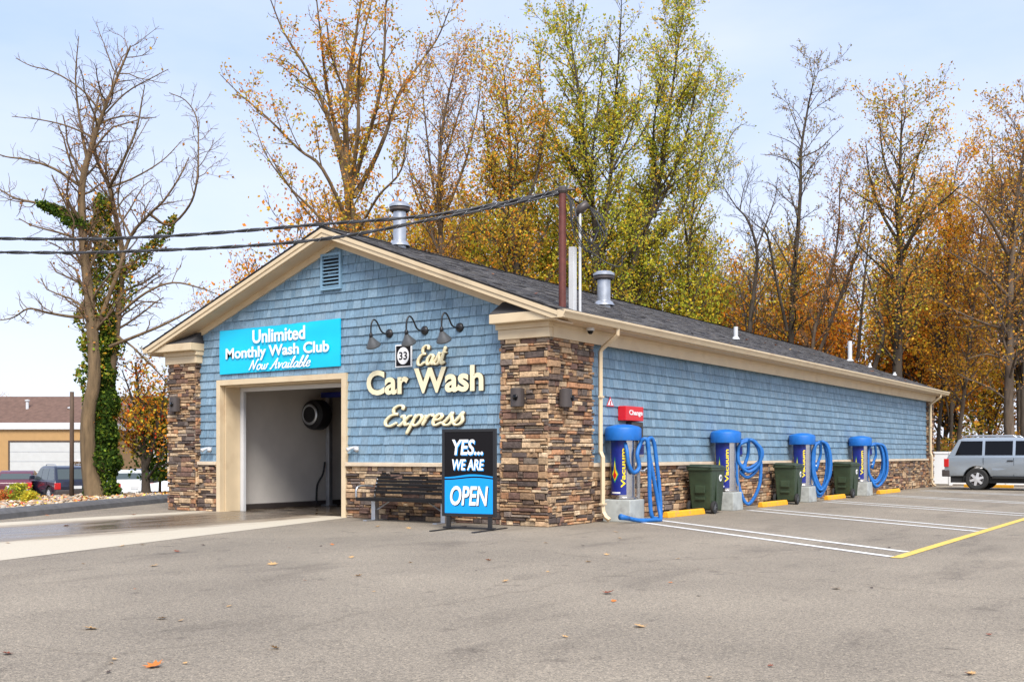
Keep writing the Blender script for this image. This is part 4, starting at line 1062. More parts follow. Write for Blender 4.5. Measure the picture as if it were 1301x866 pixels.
# ------------------------------------------------------------------ vehicles
def arc(cx, r, n=9):
    return [(cx + r * math.cos(a), r * math.sin(a)) for a in [math.pi - math.pi * k / (n - 1) for k in range(n)]]
def vehicle(name, label, cat, loc, rz, paint, L=5.1, Wd=1.95, wb=3.1, ro=1.05, wr=.39, sill=.42, belt=1.15, top=1.88,
            nose=1.02, hood=1.6, cab=(0.25, 3.35), lean=(0.22, 0.75), glass='glass', detail=True, rails=True, trunk=None, group=None):
    """x forward, rear bumper at x=0. cab = roof from/to at belt; lean = rear/front rake"""
    v = thing(name, label, cat, loc, rz, group)
    hw = Wd / 2; xr = ro; xf = ro + wb; ar = wr + .075
    def wheelarch(cx):
        a0 = math.asin(max(-1, min(1, (sill - wr) / ar)))
        return [(cx + ar * math.cos(a), wr + ar * math.sin(a)) for a in np.linspace(math.pi - a0, a0, 11)]
    low = [(.06, sill + .05)] + [(.12, sill)] + wheelarch(xr) + wheelarch(xf) + [(L - .12, sill), (L, sill + .12), (L - .02, .78), (L - .14, nose - .02), (L - .34, nose + .03), (cab[1] + .06, belt)]
    if trunk: low += [(cab[0], belt), (.12, trunk), (.02, trunk - .1), (0, .7)]
    else: low += [(.12, belt), (.03, belt - .2), (.0, .75)]
    bm_ = MB()
    n = len(low)
    def side(sg): 
        out = []
        for (x, z) in low:
            w_ = hw - .05 * max(0, (x - (L - .8)) / .8) ** 2 - (.04 if z <= sill + .01 else 0) - .03 * max(0, (.4 - x) / .4)
            out.append((x, sg * w_, z))
        return out
    V = side(-1) + side(1)
    bm_.add(V, [tuple(range(n)), tuple(range(2 * n - 1, n - 1, -1))] + [(i, n + i, n + (i + 1) % n, (i + 1) % n) for i in range(n)])
    body = bm_.build('body', paint, v, bevel=0.03, seg=3, auto=40)
    # cabin
    c0, c1 = cab; tw = hw * .80; bw = hw - .035
    if not trunk: c0 = .12
    rp = [(c0, belt - .01), (c1, belt - .01), (c1 - lean[1] * .92, top - .1), (c1 - lean[1] - .25, top - .01), ((c0 + c1) / 2, top), (c0 + lean[0] + .2, top - .015), (c0 + lean[0], top - .09)]
    def wz(z): return bw + (tw - bw) * (z - belt) / (top - belt)
    cb = MB(); m = len(rp)
    cb.add([(x, -wz(z), z) for x, z in rp] + [(x, wz(z), z) for x, z in rp], [tuple(range(m)), tuple(range(2 * m - 1, m - 1, -1))] + [(i, m + i, m + (i + 1) % m, (i + 1) % m) for i in range(m)])
    cabin = cb.build('cabin', paint, v, bevel=0.035, seg=3, auto=40)
    # side windows: three panes between the pillars, both sides
    zt_, zb_ = top - .14, belt + .05
    def xr_(z): return c0 + lean[0] * (z - belt) / (top - belt)
    def xf_(z): return c1 - lean[1] * (z - belt) / (top - belt) * .98
    spl = [.02, .33, .64, 1.0] if not trunk else [.0, .12, .52, 1.0]
    A, B = xr_(zb_) + .12, xf_(zb_) - .14
    A2, B2 = xr_(zt_) + .12, xf_(zt_) - .16
    for sg in (-1, 1):
        for k in range(3):
            pad = .045
            q = [(A + (B - A) * spl[k] + pad, zb_), (A + (B - A) * spl[k + 1] - pad, zb_)]
            t0, t1 = A + (B - A) * spl[k] + pad, A + (B - A) * spl[k + 1] - pad
            if k == 0: t0 = A2 + .05
            if k == 2: t1 = B2 - .02
            q += [(t1, zt_), (t0, zt_)]
            w_ = MB(); V = [(x, sg * (wz(z) + .006), z) for x, z in q] + [(x, sg * (wz(z) - .03), z) for x, z in q]
            w_.add(V, [(0, 1, 2, 3), (7, 6, 5, 4), (0, 4, 5, 1), (1, 5, 6, 2), (2, 6, 7, 3), (3, 7, 4, 0)])
            w_.build('window', M[glass], v)
    def endglass(xa, za, xb, zb2, out, nm):
        w_ = MB(); y0, y1 = wz(za) - .13, wz(zb2) - .11
        w_.add([(xa + out, -y0, za), (xa + out, y0, za), (xb + out, y1, zb2), (xb + out, -y1, zb2), (xa - out * 4, -y0, za), (xa - out * 4, y0, za), (xb - out * 4, y1, zb2), (xb - out * 4, -y1, zb2)], [(0, 1, 2, 3), (7, 6, 5, 4), (0, 4, 5, 1), (1, 5, 6, 2), (2, 6, 7, 3), (3, 7, 4, 0)])
        w_.build(nm, M[glass], v)
    fr0 = lambda z: c1 - lean[1] * .92 * (z - belt) / (top - .1 - belt)
    re0 = lambda z: c0 + lean[0] * (z - belt) / (top - .09 - belt)
    endglass(fr0(belt + .07), belt + .07, fr0(top - .16), top - .16, .008, 'windscreen')
    endglass(re0(belt + .08), belt + .08, re0(top - .15), top - .15, -.008, 'rear_window')
    # wheels
    for (x, sg) in ((xr, -1), (xr, 1), (xf, -1), (xf, 1)):
        yc = sg * (hw - .13)
        t_ = MB(); t_.lathe([(wr * .6, -.115), (wr * .9, -.125), (wr, -.09), (wr, .09), (wr * .9, .125), (wr * .6, .115)], 28, axis='y', o=(x, yc, wr)); T = t_.build('wheel', M['blackrub'], v, auto=35)
        r_ = MB(); yo = yc + sg * .1
        r_.lathe([(wr * .68, .0), (wr * .64, .022), (wr * .58, .018), (wr * .55, -.02)], 28, axis='y', o=(x, yo, wr))
        for q in range(6):
            a = q * math.pi / 3 + .3; ca, sa = math.cos(a), math.sin(a)
            r_.add([(x + ca * rr2 - sa * w2, yo + sg * dd, wr + sa * rr2 + ca * w2) for (rr2, w2, dd) in ((wr * .1, -wr * .13, .03), (wr * .1, wr * .13, .03), (wr * .6, wr * .1, .018), (wr * .6, -wr * .1, .018), (wr * .1, -wr * .13, -.01), (wr * .1, wr * .13, -.01), (wr * .6, wr * .1, -.01), (wr * .6, -wr * .1, -.01))], [(0, 1, 2, 3), (0, 4, 5, 1), (1, 5, 6, 2), (3, 2, 6, 7), (0, 3, 7, 4)])
        r_.lathe([(.001, .04 * sg), (wr * .16, .034 * sg), (wr * .18, 0)], 16, axis='y', o=(x, yo, wr))
        r_.build('rim', M['rim'], T, fix=False)
        d_ = MB(); d_.lathe([(.001, 0), (wr * .6, 0)], 24, axis='y', o=(x, yc + sg * .07, wr)); d_.build('brake', M['bronze'], T, fix=False)
        ah = MB(); ah.lathe([(ar - .01, -.22), (ar - .01, .0)], 20, axis='y', o=(x, sg * (hw - .03) + (0 if sg > 0 else .22), wr), a0=-math.pi / 2 - .25, a1=math.pi / 2 + .25); ah.build('wheel_well', M['blackrub'], v, fix=False)
    ub = MB(); ub.box((.2, -hw + .12, .26), (L - .25, hw - .12, sill + .02)); ub.build('underbody', M['blackrub'], v)
    for sg in (-1, 1):
        # running boards, side mouldings, seams, handles, lamps
        if detail:
            MB().box((xr + ar + .05, min(sg * (hw - .06), sg * (hw + .02)), sill - .07), (xf - ar - .05, max(sg * (hw - .06), sg * (hw + .02)), sill - .01)).build('running_board', M['blackrub'], v, bevel=0.012)
            ml = MB(); y0, y1 = sorted((sg * (hw - .01), sg * (hw + .014)))
            xm = A + (B - A) * spl[2]
            ml.box((xr + ar + .04, y0, sill + .22), (xm - .02, y1, sill + .29)).box((xm + .02, y0, sill + .22), (xf - ar - .02, y1, sill + .29)); ml.build('side_moulding', paint, v, bevel=0.008)
            for k in (1, 2, 3):
                xx = A + (B - A) * spl[k] + (.16 if k == 3 else 0)
                y0, y1 = sorted((sg * (hw - .01), sg * (hw + .0015)))
                zl = sill + .03 if k != 1 else sill + .42
                MB().box((xx - .006, y0, zl), (xx + .006, y1, belt - .04)).build('door_seam', M['signblack'], v)
            for k in (2, 3):
                xx = A + (B - A) * spl[k] - .27 + (.12 if k == 3 else .05)
                y0, y1 = sorted((sg * (hw - .01), sg * (hw + .03)))
                MB().box((xx, y0, belt - .17), (xx + .2, y1, belt - .125)).build('door_handle', M['black'], v, bevel=0.008)
            mr_ = MB(); y0, y1 = sorted((sg * (hw - .02), sg * (hw + .2))); mr_.box((B - .18, y0, belt + .04), (B - .02, y1, belt + .24)); mr_.build('mirror', paint, v, bevel=0.04, auto=40)
            if rails:
                rl = MB(); rl.tube([(c0 + lean[0] + .12, sg * (tw - .08), top - .02), (c0 + lean[0] + .25, sg * (tw - .08), top + .06), (c1 - lean[1] - .5, sg * (tw - .08), top + .06), (c1 - lean[1] - .35, sg * (tw - .08), top - .03)], .02, 8); rl.build('roof_rail', M['galv'], v)
        tl = MB(); y0, y1 = sorted((sg * (hw - .25), sg * (hw + .004))); 
        tz = (trunk - .08) if trunk else belt - .08
        tl.box((-.012, y0, tz - .3), (.16, y1, tz)); tl.build('tail_light', M['tail'], v, bevel=0.02)
        hl = MB(); y0, y1 = sorted((sg * (hw - .5), sg * (hw - .07))); hl.box((L - .12, y0, nose - .32), (L + .004, y1, nose - .1)); hl.build('headlight', M['paleglass'], v, bevel=0.02)
    bp = MB(); bp.box((-.09, -hw + .03, sill - .02), (.2, hw - .03, sill + .24)); bp.build('rear_bumper', M['bronze'] if detail else paint, v, bevel=0.04, seg=3, auto=40)
    pl_ = MB(); pl_.box((-.1 if not trunk else -.02, -.22, sill + .28), (.01, .22, sill + .42)); pl_.build('number_plate', M['white_metal'], v)
    return v
vehicle('suv', 'silver SUV with dark windows parked at the far end of the building', 'suv', (1.18, 25.5 + .97, 0), 0, M['silver'], L=5.25, Wd=2.0, wb=3.13, ro=1.12, wr=.4, sill=.5, belt=1.22, top=1.93, nose=1.12, cab=(.12, 3.75), lean=(.34, .95))

GZ = -0.93
def pv(u, t): x, y = at(u, t); return (x, y, GZ)
carg = 'cars parked on the neighbouring lot'
vehicle('sedan', 'maroon sedan with red tail lamps seen from behind at the left edge', 'car', pv(14, 50), R(141), M['maroon'], L=4.8, Wd=1.82, wb=2.8, ro=1.0, wr=.33, sill=.34, belt=.95, top=1.45, nose=.82, cab=(1.0, 3.35), lean=(.6, .8), glass='paleglass', detail=False, trunk=.98, group=carg)
vehicle('suv', 'dark blue SUV parked beside the wooden pole, tail lamp towards us', 'suv', pv(97, 49), R(166), M['darkcar'], L=4.7, Wd=1.9, wb=2.75, ro=.95, wr=.36, sill=.36, belt=1.0, top=1.7, nose=1.0, cab=(.12, 3.3), lean=(.45, .8), glass='paleglass', group=carg)
vehicle('suv', 'white SUV standing behind the dark blue one, mostly hidden by it', 'suv', pv(128, 57), R(160), M['whitecar'], L=5.0, Wd=1.95, wb=2.95, ro=1.0, wr=.38, sill=.45, belt=1.25, top=1.98, nose=1.1, cab=(.12, 3.4), lean=(.3, .8), detail=False, group=carg)
vehicle('sedan', 'white sedan parked between the ivy trunk and the orange tree', 'car', pv(172, 49), R(160), M['whitecar'], L=4.7, Wd=1.82, wb=2.75, ro=.98, wr=.33, sill=.34, belt=.98, top=1.5, nose=.85, cab=(.9, 3.3), lean=(.55, .8), glass='paleglass', detail=False, trunk=.98, group=carg)
vehicle('sedan', 'dark sedan behind the orange tree, next to the personal watercraft', 'car', pv(196, 53), R(158), M['darkcar'], L=4.7, Wd=1.82, wb=2.75, ro=.98, wr=.33, sill=.34, belt=.98, top=1.5, nose=.85, cab=(.9, 3.3), lean=(.55, .8), glass='paleglass', detail=False, trunk=.98, group=carg)
tr = thing('boat_trailer', 'white personal watercraft on a low trailer beside the far pier', 'trailer', pv(219, 45), R(20))
d = MB(); d.tube([(-1.6, -.5, .42), (1.3, -.5, .42), (2.3, 0, .45), (1.3, .5, .42), (-1.6, .5, .42)], .04, 6); d.build('frame', M['white_metal'], tr)
for sg in (-1, 1):
    d = MB(); d.lathe([(.12, -.09), (.27, -.09), (.29, -.05), (.29, .05), (.27, .09), (.12, .09)], 20, axis='y', o=(-.3, sg * .72, .29)); T = d.build('wheel', M['blackrub'], tr, auto=35)
    d = MB(); d.lathe([(.001, .1 * sg), (.16, .095 * sg), (.17, .06 * sg)], 16, axis='y', o=(-.3, sg * .72, .29)); d.build('rim', M['rim'], T, fix=False)
    d = MB(); d.lathe([(.34, -.12), (.34, .12)], 12, axis='y', o=(-.3, sg * .72, .29), a0=-math.pi / 2, a1=math.pi / 2); d.build('mudguard', M['white_metal'], tr, fix=False)
wc = thing('watercraft', 'white personal watercraft strapped on the trailer by the far pier', 'watercraft', (tr.location[0], tr.location[1], GZ + .46), R(20))
d = MB()
sec = [(-1.4, .42, .0, .5), (-.8, .5, .0, .55), (0, .5, .0, .75), (.7, .42, .05, .8), (1.2, .25, .15, .7), (1.5, .05, .3, .5)]
V = []
for (x, w_, z0, z1) in sec: V += [(x, -w_ * .4, z0), (x, -w_, z0 + .22), (x, -w_ * .8, z0 + .36), (x, -w_ * .35, z1), (x, w_ * .35, z1), (x, w_ * .8, z0 + .36), (x, w_, z0 + .22), (x, w_ * .4, z0)]
d.add(V, [(i * 8 + j, i * 8 + (j + 1) % 8, (i + 1) * 8 + (j + 1) % 8, (i + 1) * 8 + j) for i in range(5) for j in range(8)] + [tuple(range(8)), tuple(range(40, 48))])
d.build('hull', M['whitecar'], wc, bevel=0.02, auto=40)
d = MB(); d.box((-1.1, -.2, .56), (-.1, .2, .82)); d.build('seat', M['blackrub'], wc, bevel=0.06, auto=40)
d = MB(); d.tube([(.25, -.4, 1.0), (.3, 0, .95), (.25, .4, 1.0)], .025, 6); d.box((.25, -.08, .7), (.4, .08, .96)); d.build('handlebar', M['black'], wc)

# ------------------------------------------------------------------ neighbouring garage
gx, gy = at(-60, 66)
NB = thing('garage_building', 'low tan metal garage with white roll-up doors and a brown roof behind it', 'building', (gx, gy, GZ), R(34.5 - 3))
L_ = 12.6
d = MB(); d.box((-6, 0, 0), (9.2, 9, 4.0)); d.build('wall', M['tan'], NB)
d = MB(); d.box((-6.2, -.18, 3.78), (9.55, 9.2, 4.2)); d.build('fascia', M['white_metal'], NB, bevel=0.03)
d = MB(); d.box((3.7, -.06, -.0), (8.3, -.01, 3.0)); D = d.build('roller_door', M['doorwhite'], NB)
d = MB()
for k in range(1, 5): d.box((3.7, -.068, k * .6 - .012), (8.3, -.061, k * .6 + .012))
d.build('panel_joint', M['galv'], D)
d = MB(); d.box((3.6, -.09, 0), (3.7, 0, 3.1)).box((8.3, -.09, 0), (8.4, 0, 3.1)).box((3.7, -.09, 3.0), (8.3, 0, 3.1)); d.build('door_frame', M['polewood'], NB)
d = MB(); d.box((-1.2, -.06, 0), (2.1, -.01, 2.3)); d.build('roller_door', M['doorwhite'], NB)
d = MB(); d.box((2.7, -.16, 2.9), (2.95, 0, 3.1)); d.build('wall_lamp', M['white_metal'], NB, bevel=0.03)
gx2, gy2 = at(110, 84)
NB2 = thing('brown_roof_building', 'larger white walled building with a broad brown shingle roof behind the tan garage', 'building', (gx2, gy2, GZ), R(34.5))
d = MB(); d.box((-22, 0, 0), (7.8, 10, 4.3)); d.build('wall', M['white_metal'], NB2)
d = MB(); d.add([(-22.5, -.5, 4.2), (8.3, -.5, 4.2), (8.3, 10.5, 4.2), (-22.5, 10.5, 4.2), (-18.5, 4.8, 7.1), (4.5, 4.8, 7.1)], [(0, 1, 5, 4), (1, 2, 5), (2, 3, 4, 5), (3, 0, 4), (3, 2, 1, 0)]); RF = d.build('roof', M['brownroof'], NB2)
for (x, z) in ((-6, 6.6), (-2.5, 6.0), (-8, 5.8)):
    d = MB(); d.lathe([(.12, z - .9), (.12, z), (.2, z + .02), (.2, z + .1), (.001, z + .15)], 10, o=(x, 2.8, 0)); d.build('roof_vent', M['white_metal'], RF)

# white vinyl fence past the building's end, wooden pole by the trees
vf = thing('vinyl_fence', 'white vinyl panel fence between the building and the silver SUV', 'fence', (-2.0, 31.2, 0))
d = MB(); d.box((0, 0, .06), (6.6, .05, 1.32)); d.build('panel', M['white'], vf)
for k in range(4):
    d = MB(); d.box((k * 2.2 - .065, -.04, 0), (k * 2.2 + .065, .09, 1.42)); d.build('post', M['white'], vf, bevel=0.012)
d = MB(); d.box((.07, -.02, 1.32), (6.53, .07, 1.42)); d.build('rail', M['white'], vf, bevel=0.01)
px_, py_ = at(91, 31.2)
d = MB(); d.tube([(0, 0, -.2), (0.01, 0, 1.5), (0, 0.01, 3.15)], [.065, .062, .058], 10); o = d.build('wooden_pole', M['polewood'], smooth=True); o.location = (px_, py_, 0)
tag(o, 'short brown wooden pole standing in front of the dark blue SUV', 'pole')

# ------------------------------------------------------------------ service cables from the street
ctop = (MX, MY, 6.09)
def lead(u0_, v0, t0, dz, name, label):
    a = np.array(P(u0_, v0, t0)); b_ = np.array([ctop[0], ctop[1], ctop[2] + dz])
    n = 60; c = MB(); pts = []
    return a, b_, n
for (far, mid, dz, ph, lb) in (((-420, 292, 24), (0, 303, 20.2), 0.0, 0.0, 'upper black twisted service cable sagging from the street to the roof mast'),
                               ((-420, 312, 24), (0, 320.5, 20.2), -0.05, 2.0, 'lower black twisted service cable sagging from the street to the roof mast')):
    ctrl = [P(*far), P(mid[0], mid[1], mid[2]), P(200, mid[1] - 2.5, 19.5), P(400, mid[1] - 17.5 + (2 if ph else 0), 18.9), P(560, 271.5 + (5 if ph else 0), 18.6), (ctop[0], ctop[1], ctop[2] + dz)]
    path = crom(ctrl, 26)
    tg = np.gradient(path, axis=0); tg /= np.linalg.norm(tg, axis=1)[:, None]
    up_ = np.array([0, 0, 1.0]); sd = np.cross(tg, up_); sd /= np.linalg.norm(sd, axis=1)[:, None]; nn = np.cross(sd, tg)
    # resample finer for the twist
    s_ = np.concatenate([[0], np.cumsum(np.linalg.norm(np.diff(path, axis=0), axis=1))])
    q = np.arange(0, s_[-1], .03)
    pt = np.stack([np.interp(q, s_, path[:, i]) for i in range(3)], 1)
    S = np.stack([np.interp(q, s_, sd[:, i]) for i in range(3)], 1); N_ = np.stack([np.interp(q, s_, nn[:, i]) for i in range(3)], 1)
    c = MB()
    for k in range(3):
        a = q * 26 + ph + k * 2 * math.pi / 3
        aa = q * 5 + ph + k * math.pi if k < 2 else a
        c.tube(pt + (.014 if k < 2 else .03) * (np.cos(aa)[:, None] * S + np.sin(aa)[:, None] * N_), .02 if k < 2 else .0045, 6 if k < 2 else 3, 0 if k < 2 else 1)
    tag(c.build('service_cable', [M['cable'], M['galv']], smooth=True, fix=False), lb, 'cable', 'service cables to the roof mast')

# ------------------------------------------------------------------ trees
DENSITY = (2.0, 1.7, 1.6)
LEAFY = 3.2
class Tree:
    def __init__(s, seed):
        s.rs = np.random.RandomState(seed); s.big = ([], []); s.twig = ([], []); s.nb = 0; s.nt = 0; s.tips = []
    def _tube(s, pts, rad, k, big):
        n = len(pts); tg = np.gradient(pts, axis=0); tg /= np.linalg.norm(tg, axis=1)[:, None] + 1e-9
        ref = np.array([.9, .3, .1]) if abs(tg[:, 2]).mean() > .6 else np.array([0, .1, 1.0])
        a = np.cross(tg, ref); a /= np.linalg.norm(a, axis=1)[:, None] + 1e-9; b = np.cross(tg, a)
        th = np.arange(k) * 2 * math.pi / k
        V = (pts[:, None] + rad[:, None, None] * (a[:, None] * np.cos(th)[None, :, None] + b[:, None] * np.sin(th)[None, :, None])).reshape(-1, 3)
        i = np.repeat(np.arange(n - 1), k); j = np.tile(np.arange(k), n - 1); j2 = (j + 1) % k
        off = s.nb if big else s.nt
        F = np.stack([i * k + j, i * k + j2, (i + 1) * k + j2, (i + 1) * k + j], 1) + off
        dst = s.big if big else s.twig
        dst[0].append(V); dst[1].append(F)
        if big: s.nb += len(V)
        else: s.nt += len(V)
    def branch(s, pts, r0, r1, level, prm, flare=0):
        if level == 0 and not flare: r0 = r0 * .72
        pts = np.array(pts, float); n = len(pts)
        f = np.linspace(0, 1, n); rad = r0 + (r1 - r0) * f ** .85
        if flare: rad = rad * (1 + .6 * flare * np.exp(-np.linalg.norm(pts - pts[0], axis=1) / .5))
        seg = np.linalg.norm(np.diff(pts, axis=0), axis=1); cum = np.concatenate([[0], np.cumsum(seg)]); L = cum[-1]
        k = (9, 6, 4, 3)[min(level, 3)]
        s._tube(pts, rad, k, level <= 1)
        maxl = prm.get('levels', 3)
        if level >= 1 + prm.get('leaf_from', 1): s.tips.append((pts, L))
        if level >= maxl: return
        dens = prm['dens'][level]; ratio = prm['ratio'][level]; s0 = prm['start'][level]
        cnt = int(L * (1 - s0) * dens * prm.get('dm', DENSITY[min(level, 2)]) + s.rs.rand())
        gold = s.rs.rand() * 6.28
        for c in range(cnt):
            q = s0 + (1 - s0) * (c + s.rs.rand()) / max(cnt, 1); q = min(q, .98)
            d = q * L; i = min(np.searchsorted(cum, d) - 1, n - 2); i = max(i, 0); w_ = (d - cum[i]) / max(seg[i], 1e-6)
            p = pts[i] * (1 - w_) + pts[i + 1] * w_; t = pts[i + 1] - pts[i]; t = t / (np.linalg.norm(t) + 1e-9)
            gold += 2.4 + s.rs.randn() * .4
            ref = np.array([0, 0, 1.0]) if abs(t[2]) < .9 else np.array([1.0, 0, 0])
            a = np.cross(t, ref); a /= np.linalg.norm(a); b = np.cross(t, a)
            an = R(prm['angle'][level]) * s.rs.uniform(.7, 1.25)
            dr = t * math.cos(an) + (a * math.cos(gold) + b * math.sin(gold)) * math.sin(an)
            dr[2] += prm.get('up', .15); dr /= np.linalg.norm(dr)
            bl = L * ratio * (1 - prm.get('taper', .6) * q) * s.rs.uniform(.4, 1.6)
            bl = min(bl, prm['maxlen'][level])
            if bl < .12: continue
            m = (7, 6, 5, 3)[min(level + 1, 3)]
            st = bl / (m - 1); pp = [p]; dd = dr.copy()
            for _ in range(m - 1):
                dd = dd + s.rs.randn(3) * prm.get('wob', .16) + np.array([0, 0, prm.get('curl', .06)]); dd /= np.linalg.norm(dd)
                pp.append(pp[-1] + dd * st)
            rr = (r0 + (r1 - r0) * q) * prm.get('thin', .55); rr = min(rr, bl * .02 + .006)
            rr = max(rr, prm.get('rmin', .007))
            s.branch(pp, rr, max(rr * .35, prm.get('rmin', .007) * .7), level + 1, prm)
    def leaves(s, per_m, size, palette, jitter=.25, keep=None, clump=.6, droop=0):
        if not s.tips: return None
        P_ = []; C = []
        pal = np.array([p[:3] for p in palette]); wt = np.array([p[3] for p in palette], float); wt /= wt.sum()
        for pts, L in s.tips:
            if keep is not None and s.rs.rand() > keep(pts[-1]): continue
            n = s.rs.poisson(L * per_m * LEAFY * 1.75)
            if n == 0: continue
            f = s.rs.rand(n) ** .7 * (len(pts) - 1); i = np.minimum(f.astype(int), len(pts) - 2); w_ = (f - i)[:, None]
            p = pts[i] * (1 - w_) + pts[i + 1] * w_ + s.rs.randn(n, 3) * jitter
            P_.append(p)
            base = pal[s.rs.choice(len(pal), p=wt)]
            own = pal[s.rs.choice(len(pal), size=n, p=wt)]
            mixk = (s.rs.rand(n, 1) < clump)
            C.append(np.where(mixk, base[None], own) * s.rs.uniform(.6, 1.35, (n, 1)) * s.rs.uniform(.9, 1.1))
        if not P_: return None
        p = np.vstack(P_); c = np.vstack(C); n = len(p)
        a = s.rs.randn(n, 3); a /= np.linalg.norm(a, axis=1)[:, None]
        b = np.cross(a, s.rs.randn(n, 3)); b /= np.linalg.norm(b, axis=1)[:, None]
        sz = size * .74 * s.rs.uniform(.5, 1.45, (n, 1))
        V = np.stack([p - a * sz * .5, p + b * sz * .34, p + a * sz * .5, p - b * sz * .34], 1).reshape(-1, 3)
        return V, c
def np_mesh(name, V, F, mats, mi=None, cols=None, parent=None, smooth=False):
    me = bpy.data.meshes.new(name)
    me.vertices.add(len(V)); me.vertices.foreach_set('co', np.asarray(V, np.float32).ravel())
    k = F.shape[1]
    me.loops.add(len(F) * k); me.polygons.add(len(F))
    me.loops.foreach_set('vertex_index', np.asarray(F, np.int32).ravel())
    me.polygons.foreach_set('loop_start', np.arange(0, len(F) * k, k, dtype=np.int32))
    for m in mats: me.materials.append(m)
    if mi is not None: me.polygons.foreach_set('material_index', np.asarray(mi, np.int32))
    me.polygons.foreach_set('use_smooth', np.full(len(F), smooth))
    me.update(calc_edges=True)
    if cols is not None:
        a = me.attributes.new('Col', 'FLOAT_COLOR', 'FACE')
        a.data.foreach_set('color', np.hstack([cols, np.ones((len(cols), 1))]).astype(np.float32).ravel())
    o = bpy.data.objects.new(name, me); COL.objects.link(o)
    if parent is not None: o.parent = parent
    return o
def finish_tree(T, name, label, base, bark, leaf=None, group=None, cat='tree', twig=None):
    r = thing(name, label, cat, base, 0, group)
    bo = np.array(base)
    V = np.vstack(T.big[0]) - bo; F = np.vstack(T.big[1]); np_mesh('trunk', V, F, [bark], parent=r, smooth=True)
    V = np.vstack(T.twig[0]) - bo if T.twig[0] else np.zeros((0, 3)); F = np.vstack(T.twig[1]) if T.twig[1] else np.zeros((0, 4), int)
    mi = np.zeros(len(F), int); cols = np.zeros((len(F), 3))
    if leaf is not None:
        LV, LC = leaf; o = len(V); n = len(LC)
        V = np.vstack([V, LV - bo]); F = np.vstack([F, np.arange(n * 4).reshape(n, 4) + o]); mi = np.concatenate([mi, np.ones(n, int)]); cols = np.vstack([cols, LC])
    if len(F): np_mesh('crown', V, F, [twig or bark, M['leaf']], mi, cols, r)
    return r
def stem(pix, t, wob=.12, seed=1, n=4):
    """photo polyline -> limb in space; the limb also wanders in depth"""
    rs = np.random.RandomState(seed)
    pts = []
    dt = 0
    for i, q in enumerate(pix):
        dd = q[2] if len(q) > 2 else dt
        pts.append(P(q[0], q[1], t + dd))
    return crom(pts, n) + 0
def lean_depths(pix, rs, amp):
    d = 0; out = []
    for i, q in enumerate(pix):
        if i: d += rs.randn() * amp
        out.append((q[0], q[1], d))
    return out
BASE = dict(levels=3, dens=(1.5, 2.4, 3.2), ratio=(.3, .42, .45), start=(.22, .18, .15), angle=(48, 46, 44), maxlen=(4.5, 2.0, .8), up=.2, curl=.05, wob=.15, thin=.5, taper=.6, rmin=.008)
def prm(**k): d = dict(BASE); d.update(k); return d
def photo_tree(name, label, t, base_uv, stems, pr, seed, bark, leaf=None, r=.25, zbase=0.0, group=None, amp=.8, twig=None):
    T = Tree(seed); rs = np.random.RandomState(seed)
    bx_, by_ = at(base_uv, t); base = (bx_, by_, zbase)
    for i, st_ in enumerate(stems):
        pix, r0, r1 = st_
        if i == 0:
            pts = [(bx_, by_, zbase)] + [P(q[0], q[1], t + (q[2] if len(q) > 2 else 0)) for q in pix]
        else:
            pts = [P(*q) if False else P(q[0], q[1], t + q[2]) for q in (lean_depths(pix, rs, amp) if len(pix[0]) == 2 else pix)]
        T.branch(crom(pts, 4), r0, r1, 0, pr, flare=.5 if i == 0 else 0)
    lf = None
    if leaf:
        lf = T.leaves(**leaf)
    return finish_tree(T, name, label, base, bark, lf, group, twig=twig)

ORANGE = (.80, .29, .035); RUST = (.68, .31, .075); YEL = (.86, .60, .06); GOLD = (.80, .46, .05); YG = (.66, .60, .07); GRN = (.27, .36, .045); DGRN = (.06, .11, .022); BRN = (.42, .23, .09); OLV = (.44, .36, .06); RED = (.56, .07, .025)
def pal(*a): return [(*c, w_) for c, w_ in a]

